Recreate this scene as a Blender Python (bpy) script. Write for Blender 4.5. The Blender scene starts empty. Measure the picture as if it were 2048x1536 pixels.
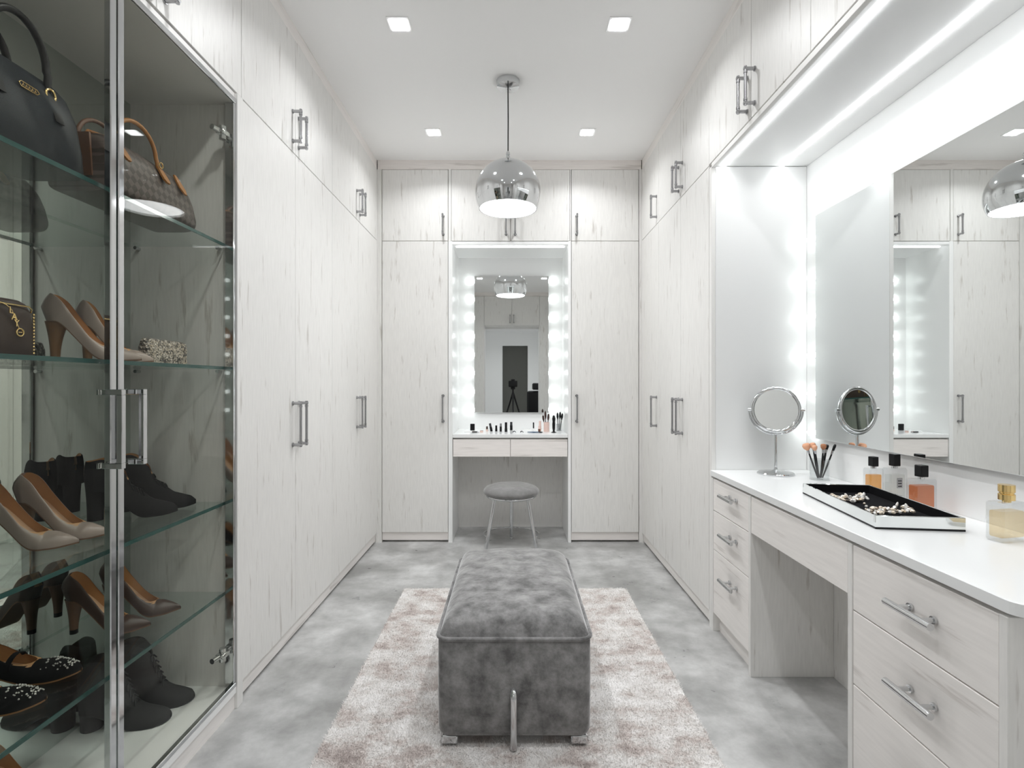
import bpy, math, random
import numpy as np
from mathutils import Vector, Matrix
random.seed(7)
SC = bpy.context.scene
COL = SC.collection
PI = math.pi

# ------------------------------------------------------------------ camera, world, exposure
CAMZ = 1.122
cam = bpy.data.cameras.new('camera')
cam.sensor_width = 36.0
cam.lens = 1050.0 / 2048.0 * 36.0
cam.shift_x = -2.0 / 2048.0
cam.shift_y = -1.0 / 2048.0
cam.clip_start = 0.05
camo = bpy.data.objects.new('camera', cam)
COL.objects.link(camo)
camo.location = (0, 0, CAMZ)
camo.rotation_euler = (PI / 2, 0, 0)
SC.camera = camo
w = bpy.data.worlds.new('world'); SC.world = w
w.use_nodes = True
w.node_tree.nodes['Background'].inputs[0].default_value = (0, 0, 0, 1)
w.node_tree.nodes['Background'].inputs[1].default_value = 0.0
SC.view_settings.view_transform = 'Standard'
SC.view_settings.look = 'None'
SC.view_settings.gamma = 1.0
SC.view_settings.exposure = 0.70
SC.view_settings.use_curve_mapping = False
try:
    SC.cycles.use_denoising = True
    SC.cycles.max_bounces = 18
    SC.cycles.diffuse_bounces = 10
    SC.cycles.glossy_bounces = 5
    SC.cycles.transparent_max_bounces = 32
    SC.cycles.sample_clamp_indirect = 8.0
    SC.cycles.caustics_reflective = False
except Exception:
    pass
# light strengths of the lamps the room has (used by their builders)
E_DOWN, E_PEND, E_STRIP, E_NICHE, E_BULB = 24.0, 15.0, 6.0, 4.0, 7.0
W_DOWN, W_STRIP = 2.5, 1.35

# ------------------------------------------------------------------ materials
def mat(name, base=(.8, .8, .8), rough=.5, metal=0.0, spec=.5, **kw):
    m = bpy.data.materials.new(name); m.use_nodes = True
    b = m.node_tree.nodes['Principled BSDF']
    b.inputs['Base Color'].default_value = (*base, 1)
    b.inputs['Roughness'].default_value = rough
    b.inputs['Metallic'].default_value = metal
    b.inputs['Specular IOR Level'].default_value = spec
    for k, v in kw.items():
        b.inputs[k.replace('_', ' ')].default_value = v
    return m

def nd(m, t, **kw):
    n = m.node_tree.nodes.new(t)
    for k, v in kw.items(): setattr(n, k, v)
    return n

def lk(m, a, b): m.node_tree.links.new(a, b)

def ramp(m, stops):
    r = nd(m, 'ShaderNodeValToRGB')
    while len(r.color_ramp.elements) < len(stops): r.color_ramp.elements.new(.5)
    for e, (p, c) in zip(r.color_ramp.elements, stops):
        e.position = p; e.color = (*c, 1) if len(c) == 3 else c
    return r

def mixc(m, fac, a, b):
    x = nd(m, 'ShaderNodeMix', data_type='RGBA')
    for sock, v in ((x.inputs[0], fac), (x.inputs[6], a), (x.inputs[7], b)):
        if hasattr(v, 'links'): lk(m, v, sock)
        elif isinstance(v, tuple): sock.default_value = (*v, 1)
        else: sock.default_value = v
    return x.outputs[2]

def coords(m, scale, rnd=False):
    g = nd(m, 'ShaderNodeNewGeometry')
    mp = nd(m, 'ShaderNodeMapping')
    mp.inputs['Scale'].default_value = scale
    lk(m, g.outputs['Position'], mp.inputs['Vector'])
    if rnd:
        oi = nd(m, 'ShaderNodeObjectInfo')
        mu = nd(m, 'ShaderNodeMath', operation='MULTIPLY'); mu.inputs[1].default_value = 37.0
        lk(m, oi.outputs['Random'], mu.inputs[0])
        cb = nd(m, 'ShaderNodeCombineXYZ')
        for i in range(3): lk(m, mu.outputs[0], cb.inputs[i])
        lk(m, cb.outputs[0], mp.inputs['Location'])
    return mp.outputs[0]

def noise(m, vec, scale=1.0, detail=3, rough=.5):
    n = nd(m, 'ShaderNodeTexNoise')
    n.inputs['Scale'].default_value = scale
    n.inputs['Detail'].default_value = detail
    n.inputs['Roughness'].default_value = rough
    lk(m, vec, n.inputs['Vector'])
    return n.outputs['Fac']

def bsdf(m): return m.node_tree.nodes['Principled BSDF']

def bump(m, h, strength=.2, dist=.002):
    b = nd(m, 'ShaderNodeBump')
    b.inputs['Strength'].default_value = strength
    b.inputs['Distance'].default_value = dist
    lk(m, h, b.inputs['Height'])
    lk(m, b.outputs[0], bsdf(m).inputs['Normal'])

def laminate(name, sx, sy, sz, base=(.785, .775, .755), dark=(.45, .42, .38)):
    m = mat(name, base, .42, spec=.4)
    v = coords(m, (sx, sy, sz), True)
    n1 = noise(m, v, 1.0, 4, .6)
    r1 = ramp(m, [(.61, (0, 0, 0)), (.70, (1, 1, 1))])
    lk(m, n1, r1.inputs[0])
    n2 = noise(m, v, 3.1, 2, .5)
    r2 = ramp(m, [(.3, (0, 0, 0)), (.75, (1, 1, 1))])
    lk(m, n2, r2.inputs[0])
    c1 = mixc(m, r2.outputs[0], tuple(x * 1.03 for x in base), tuple(x * .955 for x in base))
    mu = nd(m, 'ShaderNodeMath', operation='MULTIPLY'); mu.inputs[1].default_value = .62
    lk(m, r1.outputs[0], mu.inputs[0])
    c2 = mixc(m, mu.outputs[0], c1, dark)
    lk(m, c2, bsdf(m).inputs['Base Color'])
    bump(m, n1, .05, .001)
    return m

def emis(name, col, s):
    m = bpy.data.materials.new(name); m.use_nodes = True
    nt = m.node_tree; nt.nodes.clear()
    e = nt.nodes.new('ShaderNodeEmission'); o = nt.nodes.new('ShaderNodeOutputMaterial')
    e.inputs[0].default_value = (*col, 1); e.inputs[1].default_value = s
    nt.links.new(e.outputs[0], o.inputs[0])
    return m

def thinglass(name, tint, ior=1.5, refl=1.0, rough=0.0):
    m = bpy.data.materials.new(name); m.use_nodes = True
    nt = m.node_tree; nt.nodes.clear()
    o = nt.nodes.new('ShaderNodeOutputMaterial')
    t = nt.nodes.new('ShaderNodeBsdfTransparent'); t.inputs[0].default_value = (*tint, 1)
    g = nt.nodes.new('ShaderNodeBsdfGlossy'); g.inputs['Roughness'].default_value = rough
    g.inputs[0].default_value = (1, 1, 1, 1)
    ge = nt.nodes.new('ShaderNodeNewGeometry')
    dt = nt.nodes.new('ShaderNodeVectorMath'); dt.operation = 'DOT_PRODUCT'
    nt.links.new(ge.outputs['Incoming'], dt.inputs[0]); nt.links.new(ge.outputs['Normal'], dt.inputs[1])
    f0 = ((ior - 1) / (ior + 1)) ** 2 * refl
    def mth(op, a_, b_=None):
        q = nt.nodes.new('ShaderNodeMath'); q.operation = op
        for i_, x_ in enumerate((a_, b_)):
            if x_ is None: continue
            if hasattr(x_, 'links'): nt.links.new(x_, q.inputs[i_])
            else: q.inputs[i_].default_value = x_
        return q.outputs[0]
    pw = mth('POWER', mth('SUBTRACT', 1.0, mth('ABSOLUTE', dt.outputs['Value'])), 5.0)
    fr_ = mth('ADD', mth('MULTIPLY', pw, (1 - f0) * refl), f0)
    mx = nt.nodes.new('ShaderNodeMixShader')
    nt.links.new(fr_, mx.inputs[0])
    nt.links.new(t.outputs[0], mx.inputs[1]); nt.links.new(g.outputs[0], mx.inputs[2])
    nt.links.new(mx.outputs[0], o.inputs[0])
    return m

M = {}
M['lam'] = laminate('laminate_vertical', 42, 42, 4.2)
M['lam_y'] = laminate('laminate_grain_y', 34, 2.4, 34, base=(.86, .83, .805), dark=(.56, .52, .49))
M['lam_x'] = laminate('laminate_grain_x', 2.4, 34, 34, base=(.85, .81, .785), dark=(.56, .52, .49))
M['lam_plain'] = mat('laminate_edge', (.82, .81, .79), .45)
M['white'] = mat('white_lacquer', (.86, .865, .86), .3)
M['ceil'] = mat('ceiling_paint', (.95, .95, .95), .8, spec=.2)
M['wallw'] = mat('wall_paint', (.88, .88, .875), .7, spec=.3)
M['dark'] = mat('mirror_backing', (.10, .10, .10), .8)
M['chrome'] = mat('chrome', (.66, .67, .68), .06, 1.0)
M['steel'] = mat('satin_steel', (.40, .40, .41), .22, 1.0)
M['black'] = mat('black_plastic', (.006, .006, .007), .3, spec=.25)
M['blackfab'] = mat('black_suede', (.010, .010, .011), .9, spec=.2)
M['mirror'] = mat('mirror_silver', (.84, .86, .855), .012, 1.0)
M['mirror_g'] = mat('mirror_green_tint', (.66, .71, .685), .015, 1.0)
M['gold'] = mat('gold', (.85, .62, .28), .2, 1.0)
M['quartz'] = mat('white_quartz', (.83, .84, .84), .16, spec=.5)
M['glass'] = thinglass('door_glass', (.925, .93, .905), 1.52, .22)
M['shelfglass'] = thinglass('shelf_glass', (.89, .925, .915), 1.52, .5)
M['glassedge'] = mat('green_glass_edge', (.025, .085, .08), .15, spec=.4)
M['clear'] = thinglass('bottle_glass', (.90, .91, .915), 1.6, 1.3)
M['clearcup'] = thinglass('cup_glass', (.92, .93, .93), 1.5, 1.0)
M['amber'] = thinglass('amber_perfume', (.93, .66, .38), 1.2, .7)
M['rose'] = thinglass('rose_perfume', (.92, .55, .38), 1.2, .7)
M['pale'] = thinglass('pale_perfume', (.95, .86, .70), 1.2, .7)
M['water'] = thinglass('clear_perfume', (.94, .95, .94), 1.2, .7)
M['e_down'] = emis('downlight_glow', (.96, .98, 1), E_DOWN)
M['e_pend'] = emis('pendant_glow', (.97, .985, 1), E_PEND)
M['e_strip'] = emis('strip_glow', (.96, .985, 1), E_STRIP)
M['e_niche'] = emis('niche_strip_glow', (.96, .985, 1), E_NICHE)
M['e_bulb'] = emis('vanity_bulb_glow', (.93, 1, .985), E_BULB)
M['cord'] = mat('black_cord', (.012, .012, .012), .6)
M['tan'] = mat('tan_leather_lining', (.50, .27, .12), .55)
M['insole'] = mat('tan_insole', (.62, .40, .25), .5)
M['beige'] = mat('taupe_leather', (.34, .275, .24), .35)
M['brown'] = mat('dark_brown_leather', (.06, .035, .028), .33)
M['heelwood'] = mat('stacked_wood_heel', (.23, .11, .04), .45)
M['heelbrown'] = mat('brown_stacked_heel', (.14, .065, .035), .45)
M['solebrown'] = mat('brown_sole', (.16, .085, .05), .6)
M['greysuede'] = mat('grey_suede', (.045, .045, .047), .95, spec=.15)
M['greydark'] = mat('charcoal_heel', (.035, .036, .04), .7)
M['navy'] = mat('navy_leather', (.008, .012, .017), .45, spec=.25)
M['navyblack'] = mat('black_leather', (.006, .006, .007), .45, spec=.25)
M['cognac'] = mat('cognac_leather', (.36, .15, .035), .4)
M['bagbrown'] = mat('brown_bag_leather', (.035, .021, .016), .45, spec=.3)
M['orange'] = mat('peach_bristles', (.78, .42, .26), .9)
M['pinkm'] = mat('blush_plastic', (.78, .58, .52), .4)
M['blue'] = mat('navy_brush_handle', (.02, .06, .13), .4)
M['stone'] = mat('champagne_stone', (.80, .70, .58), .12, .55, spec=.8)
M['stonew'] = mat('clear_stone', (.85, .83, .80), .08, .4, spec=.9)
M['blackvel'] = mat('black_velvet', (.008, .008, .009), .95, spec=.1)
M['doorway_dark'] = mat('unlit_doorway_tone', (.10, .10, .09), .8)  # darkness of the unlit doorway put into the colour

m = M['floor'] = mat('polished_concrete', (.4, .4, .4), .34, spec=.45)
v = coords(m, (1, 1, 1))
n1 = noise(m, v, 2.6, 7, .62); n2 = noise(m, v, 9.0, 5, .6); n3 = noise(m, v, 60, 2, .6)
r1 = ramp(m, [(.37, (.29, .29, .282)), (.50, (.42, .42, .415)), (.63, (.58, .58, .575))]); lk(m, n1, r1.inputs[0])
r2 = ramp(m, [(.35, (.78, .78, .78)), (.65, (1.08, 1.08, 1.08))]); lk(m, n2, r2.inputs[0])
mm = nd(m, 'ShaderNodeMix', data_type='RGBA', blend_type='MULTIPLY'); mm.inputs[0].default_value = .75
lk(m, r1.outputs[0], mm.inputs[6]); lk(m, r2.outputs[0], mm.inputs[7])
lk(m, mm.outputs[2], bsdf(m).inputs['Base Color'])
rr = ramp(m, [(.3, (.26, .26, .26)), (.7, (.44, .44, .44))]); lk(m, n2, rr.inputs[0]); lk(m, rr.outputs[0], bsdf(m).inputs['Roughness'])
bump(m, n3, .04, .001)

def rugmat(name):
    m = mat(name, (.6, .57, .55), .95, spec=.1)
    v = coords(m, (1, 1.4, .2))
    n1 = noise(m, v, 7.5, 6, .68); n2 = noise(m, v, 2.1, 3, .5)
    r1 = ramp(m, [(.33, (.42, .365, .345)), (.43, (.58, .525, .50)), (.52, (.68, .655, .635)), (.66, (.80, .785, .775))])
    ad = nd(m, 'ShaderNodeMath', operation='MULTIPLY_ADD'); ad.inputs[1].default_value = .45; ad.inputs[2].default_value = -.215
    lk(m, n2, ad.inputs[0])
    a2 = nd(m, 'ShaderNodeMath', operation='ADD'); lk(m, n1, a2.inputs[0]); lk(m, ad.outputs[0], a2.inputs[1])
    lk(m, a2.outputs[0], r1.inputs[0]); lk(m, r1.outputs[0], bsdf(m).inputs['Base Color'])
    return m
M['rug'] = rugmat('shag_rug')

def velvet(name, lo, hi, sc):
    m = mat(name, lo, .85, spec=.2, Sheen_Weight=.8, Sheen_Roughness=.35)
    v = coords(m, (1, 1, 1))
    n1 = noise(m, v, sc, 8, .68)
    r1 = ramp(m, [(.36, lo), (.66, hi)]); lk(m, n1, r1.inputs[0])
    lk(m, r1.outputs[0], bsdf(m).inputs['Base Color'])
    n2 = noise(m, v, sc * 2.2, 3, .5)
    bump(m, n2, .5, .006)
    return m
M['velvet'] = velvet('grey_velvet', (.11, .108, .107), (.31, .305, .303), 15.0)
M['velvet_s'] = velvet('grey_velvet_seat', (.19, .187, .185), (.27, .266, .264), 12.0)

m = M['monogram'] = mat('brown_monogram_canvas', (.1, .07, .05), .5)
tc = nd(m, 'ShaderNodeTexCoord'); mp = nd(m, 'ShaderNodeMapping')
mp.inputs['Scale'].default_value = (58, 58, 58); mp.inputs['Rotation'].default_value = (PI / 4, 0, 0)
lk(m, tc.outputs['Object'], mp.inputs['Vector'])
ck = nd(m, 'ShaderNodeTexChecker'); ck.inputs['Scale'].default_value = 1.0
ck.inputs[1].default_value = (.042, .029, .023, 1); ck.inputs[2].default_value = (.095, .072, .062, 1)
sx = nd(m, 'ShaderNodeSeparateXYZ'); cx = nd(m, 'ShaderNodeCombineXYZ')
lk(m, mp.outputs[0], sx.inputs[0]); lk(m, sx.outputs[1], cx.inputs[1]); lk(m, sx.outputs[2], cx.inputs[2]); cx.inputs[0].default_value = .5
lk(m, cx.outputs[0], ck.inputs['Vector']); lk(m, ck.outputs[0], bsdf(m).inputs['Base Color'])

m = M['sequin'] = mat('sequin_fabric', (.3, .28, .25), .3, .3)
v = coords(m, (1, 1, 1))
vo = nd(m, 'ShaderNodeTexVoronoi'); vo.inputs['Scale'].default_value = 190; lk(m, v, vo.inputs['Vector'])
r1 = ramp(m, [(.0, (.03, .03, .028)), (.45, (.14, .125, .11)), (.8, (.72, .65, .58))])
bw = nd(m, 'ShaderNodeRGBToBW'); lk(m, vo.outputs['Color'], bw.inputs[0]); lk(m, bw.outputs[0], r1.inputs[0])
lk(m, r1.outputs[0], bsdf(m).inputs['Base Color'])
bump(m, vo.outputs['Distance'], .8, .004)

# ------------------------------------------------------------------ mesh builder
class MB:
    def __init__(s): s.v = []; s.f = []
    def add(s, vs, fs):
        o = len(s.v); s.v += [tuple(p) for p in vs]; s.f += [tuple(i + o for i in f) for f in fs]; return s
    def box(s, x0, x1, y0, y1, z0, z1, b=0.0):
        if x1 < x0: x0, x1 = x1, x0
        if y1 < y0: y0, y1 = y1, y0
        if z1 < z0: z0, z1 = z1, z0
        b = min(b, (x1 - x0) * .45, (y1 - y0) * .45, (z1 - z0) * .45)
        if b <= 0:
            vs = [(x, y, z) for x in (x0, x1) for y in (y0, y1) for z in (z0, z1)]
            return s.add(vs, [(0, 1, 3, 2), (4, 6, 7, 5), (0, 4, 5, 1), (2, 3, 7, 6), (0, 2, 6, 4), (1, 5, 7, 3)])
        L = ((x0, x1), (y0, y1), (z0, z1)); vs = []; idx = {}
        for i in (0, 1):
            for j in (0, 1):
                for k in (0, 1):
                    c = [L[0][i], L[1][j], L[2][k]]; sg = [1 if q == 0 else -1 for q in (i, j, k)]
                    for ax in range(3):
                        p = list(c)
                        for a2 in range(3):
                            if a2 != ax: p[a2] += sg[a2] * b
                        idx[(i, j, k, ax)] = len(vs); vs.append(p)
        fs = []
        for ax in range(3):
            o = [a for a in range(3) if a != ax]
            for e in (0, 1):
                q = []
                for (a, c) in ((0, 0), (1, 0), (1, 1), (0, 1)):
                    t = [0, 0, 0]; t[ax] = e; t[o[0]] = a; t[o[1]] = c
                    q.append(idx[(*t, ax)])
                fs.append(q)
        for ax in range(3):
            o = [a for a in range(3) if a != ax]
            for a in (0, 1):
                for c in (0, 1):
                    t0 = [0, 0, 0]; t0[o[0]] = a; t0[o[1]] = c; t1 = list(t0); t1[ax] = 1
                    fs.append([idx[(*t0, o[0])], idx[(*t1, o[0])], idx[(*t1, o[1])], idx[(*t0, o[1])]])
        for i in (0, 1):
            for j in (0, 1):
                for k in (0, 1): fs.append([idx[(i, j, k, a)] for a in range(3)])
        return s.add(vs, fs)
    def loft(s, rings, closed=True, cap0=True, cap1=True, loop=False):
        n = len(rings[0]); vs = [p for r in rings for p in r]; fs = []
        R = len(rings)
        for i in range(R if loop else R - 1):
            i2 = (i + 1) % R
            for j in range(n if closed else n - 1):
                k = (j + 1) % n
                fs.append((i * n + j, i * n + k, i2 * n + k, i2 * n + j))
        if cap0 and not loop: fs.append(tuple(range(n - 1, -1, -1)))
        if cap1 and not loop: fs.append(tuple((R - 1) * n + j for j in range(n)))
        return s.add(vs, fs)
    def tube(s, path, r, n=8, loop=False, caps=True):
        P = [Vector(p) for p in path]; N = len(P); rings = []
        if not hasattr(r, '__len__'): r = [r] * N
        up = None
        for i, p in enumerate(P):
            if loop: t = (P[(i + 1) % N] - P[i - 1])
            else: t = P[min(i + 1, N - 1)] - P[max(i - 1, 0)]
            t.normalize()
            if up is None:
                up = t.orthogonal().normalized()
            else:
                up = (up - t * up.dot(t))
                up = up.normalized() if up.length > 1e-6 else t.orthogonal().normalized()
            sd = t.cross(up)
            rings.append([p + (up * math.cos(a) + sd * math.sin(a)) * r[i] for a in [2 * PI * k / n for k in range(n)]])
        return s.loft(rings, True, caps, caps, loop)
    def lathe(s, prof, n=24, c=(0, 0, 0), cap0=True, cap1=True):
        rings = [[(c[0] + r * math.cos(2 * PI * k / n), c[1] + r * math.sin(2 * PI * k / n), c[2] + z) for k in range(n)] for r, z in prof]
        return s.loft(rings, True, cap0, cap1)
    def sphere(s, c, r, nu=10, nv=6, sc=(1, 1, 1)):
        vs = [(c[0], c[1], c[2] - r * sc[2])]
        for i in range(1, nv):
            a = -PI / 2 + PI * i / nv
            for k in range(nu):
                b = 2 * PI * k / nu
                vs.append((c[0] + r * sc[0] * math.cos(a) * math.cos(b), c[1] + r * sc[1] * math.cos(a) * math.sin(b), c[2] + r * sc[2] * math.sin(a)))
        vs.append((c[0], c[1], c[2] + r * sc[2])); fs = []
        for k in range(nu): fs.append((0, 1 + (k + 1) % nu, 1 + k))
        for i in range(nv - 2):
            for k in range(nu):
                a = 1 + i * nu + k; b = 1 + i * nu + (k + 1) % nu
                fs.append((a, b, b + nu, a + nu))
        l = len(vs) - 1
        for k in range(nu): fs.append((l, l - nu + k, l - nu + (k + 1) % nu))
        return s.add(vs, fs)
    def xf(s, mtx):
        s.v = [tuple(mtx @ Vector(p)) for p in s.v]; return s

def fixn(me):
    import bmesh
    bm = bmesh.new(); bm.from_mesh(me)
    bmesh.ops.recalc_face_normals(bm, faces=bm.faces[:])
    bm.to_mesh(me); bm.free()

def obj(name, mb, material, parent=None, smooth=None, world=True, recalc=True):
    me = bpy.data.meshes.new(name)
    vs = mb.v
    if parent is not None and world:
        pl = parent['_o'] if '_o' in parent else (0, 0, 0)
        vs = [(p[0] - pl[0], p[1] - pl[1], p[2] - pl[2]) for p in vs]
    off = None
    if parent is None:
        a = np.array(vs); lo, hi = a.min(0), a.max(0)
        off = ((lo[0] + hi[0]) / 2, (lo[1] + hi[1]) / 2, lo[2])
        vs = [(p[0] - off[0], p[1] - off[1], p[2] - off[2]) for p in vs]
    me.from_pydata(vs, [], mb.f); me.update()
    if recalc: fixn(me)
    me.materials.append(M[material] if isinstance(material, str) else material)
    if smooth:
        me.polygons.foreach_set('use_smooth', [True] * len(me.polygons))
        me.set_sharp_from_angle(angle=math.radians(smooth))
    o = bpy.data.objects.new(name, me); COL.objects.link(o)
    if off: o.location = off; o['_o'] = off
    if parent is not None:
        o.parent = parent
        if '_o' in parent: o['_o'] = tuple(parent['_o']) if parent.type == 'EMPTY' and parent.parent is None else (tuple(parent['_o']) if world else (0, 0, 0))
    return o

def tag(o, label=None, cat=None, group=None, kind=None):
    if label: o['label'] = label
    if cat: o['category'] = cat
    if group: o['group'] = group
    if kind: o['kind'] = kind
    return o

def thing(name, loc, label, cat, rz=0.0, group=None, kind=None):
    o = bpy.data.objects.new(name, None); COL.objects.link(o)
    o.empty_display_size = .05
    o.location = loc; o.rotation_euler = (0, 0, rz); o['_o'] = tuple(loc)
    return tag(o, label, cat, group, kind)

def struct(name, mb, material, smooth=None):
    return tag(obj(name, mb, material, smooth=smooth), kind='structure')

def lamp(name, loc, sx_, sy_, watts, spread, parent, col=(.97, .985, 1)):
    l = bpy.data.lights.new(name, 'AREA'); l.shape = 'RECTANGLE'; l.size = sx_; l.size_y = sy_
    l.energy = watts; l.spread = math.radians(spread); l.color = col
    o = bpy.data.objects.new(name, l); COL.objects.link(o); o.parent = parent
    po = parent['_o']; o.location = [loc[i] - po[i] for i in range(3)]
    return o

# ------------------------------------------------------------------ room constants
XL, XR, YF, YB, H = -.957, .907, 3.706, -.90, 2.70
WL, WR, WF = -1.36, 1.345, 4.13          # wall faces behind the joinery
ZS = 2.128                                # split between tall doors and uppers
ZT = 2.633                                # top of the upper doors
ZB = .07

struct('floor', MB().box(-1.5, 1.5, -5.2, 4.3, -.1, 0), 'floor')
struct('ceiling', MB().box(-1.5, 1.5, -1.35, 4.3, H, H + .1), 'ceil')
struct('wall_left', MB().box(WL - .1, WL, -1.35, 4.3, 0, H), 'wallw')
struct('wall_right', MB().box(WR, WR + .1, -1.35, 4.3, 0, H), 'white')
struct('wall_far', MB().box(WL, WR, WF, WF + .1, 0, H), 'white')
OX0, OX1, OZ = -.50, .46, 2.10
b = MB().box(WL, OX0, -1.35, -1.25, 0, H).box(OX1, WR, -1.35, -1.25, 0, H).box(OX0, OX1, -1.35, -1.25, OZ, H)
struct('wall_back', b, 'wallw')
# entrance hall beyond the opening
struct('wall_hall_left', MB().box(-.98, -.9, -4.4, -1.35, 0, 2.4), 'wallw')
struct('wall_hall_right', MB().box(.9, .98, -4.4, -1.35, 0, 2.4), 'wallw')
struct('ceiling_hall', MB().box(-.98, .98, -4.4, -1.35, 2.35, 2.45), 'ceil')
b = MB().box(-.9, -.25, -4.4, -4.3, 0, 2.35).box(.35, .9, -4.4, -4.3, 0, 2.35).box(-.25, .35, -4.4, -4.3, 2.02, 2.35)
struct('wall_hall_end', b, 'wallw')
struct('dark_doorway_panel', MB().box(-.248, .348, -4.395, -4.35, .005, 2.018, .003), 'doorway_dark')  # dark panel standing in for the unlit room beyond the hall

# ------------------------------------------------------------------ joinery
def WBOX(mb, wall, u0, u1, d0, d1, z0, z1, bv=0.0):
    if wall == 'L': return mb.box(XL + d0, XL + d1, u0, u1, z0, z1, bv)
    if wall == 'R': return mb.box(XR - d0, XR - d1, u0, u1, z0, z1, bv)
    if wall == 'F': return mb.box(u0, u1, YF - d0, YF - d1, z0, z1, bv)
    return mb.box(u0, u1, YB + d0, YB + d1, z0, z1, bv)

def WP(wall, u, d, z):
    if wall == 'L': return (XL + d, u, z)
    if wall == 'R': return (XR - d, u, z)
    if wall == 'F': return (u, YF - d, z)
    return (u, YB + d, z)

def handle_mb(wall, u, z0, z1, d0=0.0):
    mb = MB(); D = d0 + .036
    for z in (z0 + .009, z1 - .009):
        mb.tube([WP(wall, u, d0 - .001, z), WP(wall, u, d0 + .004, z)], .0095, 12)
        mb.tube([WP(wall, u, d0 + .003, z), WP(wall, u, D + .006, z)], .0068, 12)
    mb.tube([WP(wall, u, D, z0), WP(wall, u, D, z1)], .0058, 12)
    for z in (z0 + .022, z1 - .022):
        mb.tube([WP(wall, u, D, z - .004), WP(wall, u, D, z + .004)], .0075, 12)
    return mb

def tbar_mb(wall, u0, u1, z):
    mb = MB(); D = .034; L = u1 - u0
    for u in (u0 + L * .25, u1 - L * .25):
        mb.tube([WP(wall, u, -.001, z), WP(wall, u, .004, z)], .009, 12)
        mb.tube([WP(wall, u, .003, z), WP(wall, u, D, z)], .0055, 12)
    mb.tube([WP(wall, u0, D, z), WP(wall, u1, D, z)], .0082, 14)
    return mb

DEPTH = .40
GAPZ = .014
def cabinet(name, wall, u0, u1, z0, z1, doors, hz, label, cat='cabinet', group=None, depth=DEPTH, doormat='lam', plinth=False):
    c = thing(name, WP(wall, (u0 + u1) / 2, -depth / 2, 0 if plinth else z0), label, cat, group=group)
    g = .0008
    obj('carcass', WBOX(MB(), wall, u0 + g, u1 - g, -depth, -.0215, z0, z1), 'lam_plain', c)
    if plinth:
        obj('plinth', WBOX(MB(), wall, u0 + g, u1 - g, -depth, -.012, GAPZ, z0 - .001), 'lam_y' if wall in 'LR' else 'lam_x', c)
        obj('plinth_base', WBOX(MB(), wall, u0 + g, u1 - g, -depth, -.05, 0.0, GAPZ + .0005), 'lam_plain', c)
    for (a, bb, hu) in doors:
        dr = obj('door', WBOX(MB(), wall, a + .0016, bb - .0016, -.0215, 0, z0 + .0016, z1 - .0016, .0012), doormat, c)
        if hu is not None: obj('handle', handle_mb(wall, hu, hz[0], hz[1]), 'steel', dr, smooth=50)
    return c

HT, HU = (.847, 1.045), (2.165, 2.312)     # handle heights
ho = .032
LS = [1.85, 2.31, 2.78, 3.245, 3.69]
cabinet('wardrobe_cabinet', 'L', LS[0], LS[2], ZB, ZS, [(LS[0], LS[1], LS[1] - ho), (LS[1], LS[2], LS[1] + ho)], HT, 'tall whitewashed two-door wardrobe directly beside the glass display cabinet', 'wardrobe', plinth=True)
cabinet('wardrobe_cabinet', 'L', LS[2], LS[4], ZB, ZS, [(LS[2], LS[3], LS[3] - ho), (LS[3], LS[4], LS[3] + ho)], HT, 'tall whitewashed two-door wardrobe on the shoe-display side, reaching the corner by the stool', 'wardrobe', plinth=True)
cabinet('upper_cabinet', 'L', LS[0], LS[2], ZS, ZT, [(LS[0], LS[1], LS[1] - ho), (LS[1], LS[2], LS[1] + ho)], HU, 'two-door upper cabinet above the wardrobe next to the glass display cabinet')
cabinet('upper_cabinet', 'L', LS[2], LS[4], ZS, ZT, [(LS[2], LS[3], LS[3] - ho), (LS[3], LS[4], LS[3] + ho)], HU, 'two-door upper cabinet on the shoe-display side, against the corner by the small vanity')
cabinet('upper_cabinet', 'L', .75, 1.85, ZS, ZT, [(.97, 1.41, 1.41 - ho), (1.41, 1.85, 1.41 + ho)], HU, 'upper cabinet directly above the glass display cabinet of shoes and bags')
cabinet('wardrobe_cabinet', 'L', YB + .03, .715, ZB, ZT, [(YB + .03, -.08, -.08 - ho), (-.08, .715, -.08 + ho)], HT, 'tall wardrobe between the glass display cabinet and the doorway', 'wardrobe', plinth=True)
RS = [2.43, 2.84, 3.27, 3.69]
cabinet('wardrobe_cabinet', 'R', RS[0], RS[2], ZB, ZS, [(RS[0], RS[1], RS[1] - ho), (RS[1], RS[2], RS[1] + ho)], HT, 'tall two-door wardrobe next to the long vanity counter with perfume bottles', 'wardrobe', plinth=True)
cabinet('wardrobe_cabinet', 'R', RS[2], RS[3], ZB, ZS, [(RS[2], RS[3], RS[2] + ho + .012)], HT, 'tall single-door wardrobe in the corner on the long vanity side', 'wardrobe', plinth=True)
cabinet('upper_cabinet', 'R', RS[0], RS[2], ZS, ZT, [(RS[0], RS[1], RS[1] - ho), (RS[1], RS[2], RS[1] + ho)], HU, 'two-door upper cabinet above the wardrobe next to the long vanity')
cabinet('upper_cabinet', 'R', RS[2], RS[3], ZS, ZT, [(RS[2], RS[3], RS[2] + ho + .012)], HU, 'single-door upper cabinet in the corner on the long vanity side')
cabinet('upper_cabinet', 'R', 1.60, 2.43, ZS + .004, ZT, [(1.60, 2.0, 2.0 - ho), (2.0, 2.43, 2.0 + ho)], HU, 'two-door upper cabinet above the round makeup mirror end of the long vanity')
cabinet('upper_cabinet', 'R', .62, 1.60, ZS + .004, ZT, [(.80, 1.20, 1.20 - ho), (1.20, 1.60, 1.20 + ho)], HU, 'two-door upper cabinet above the perfume tray end of the long vanity')
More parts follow.
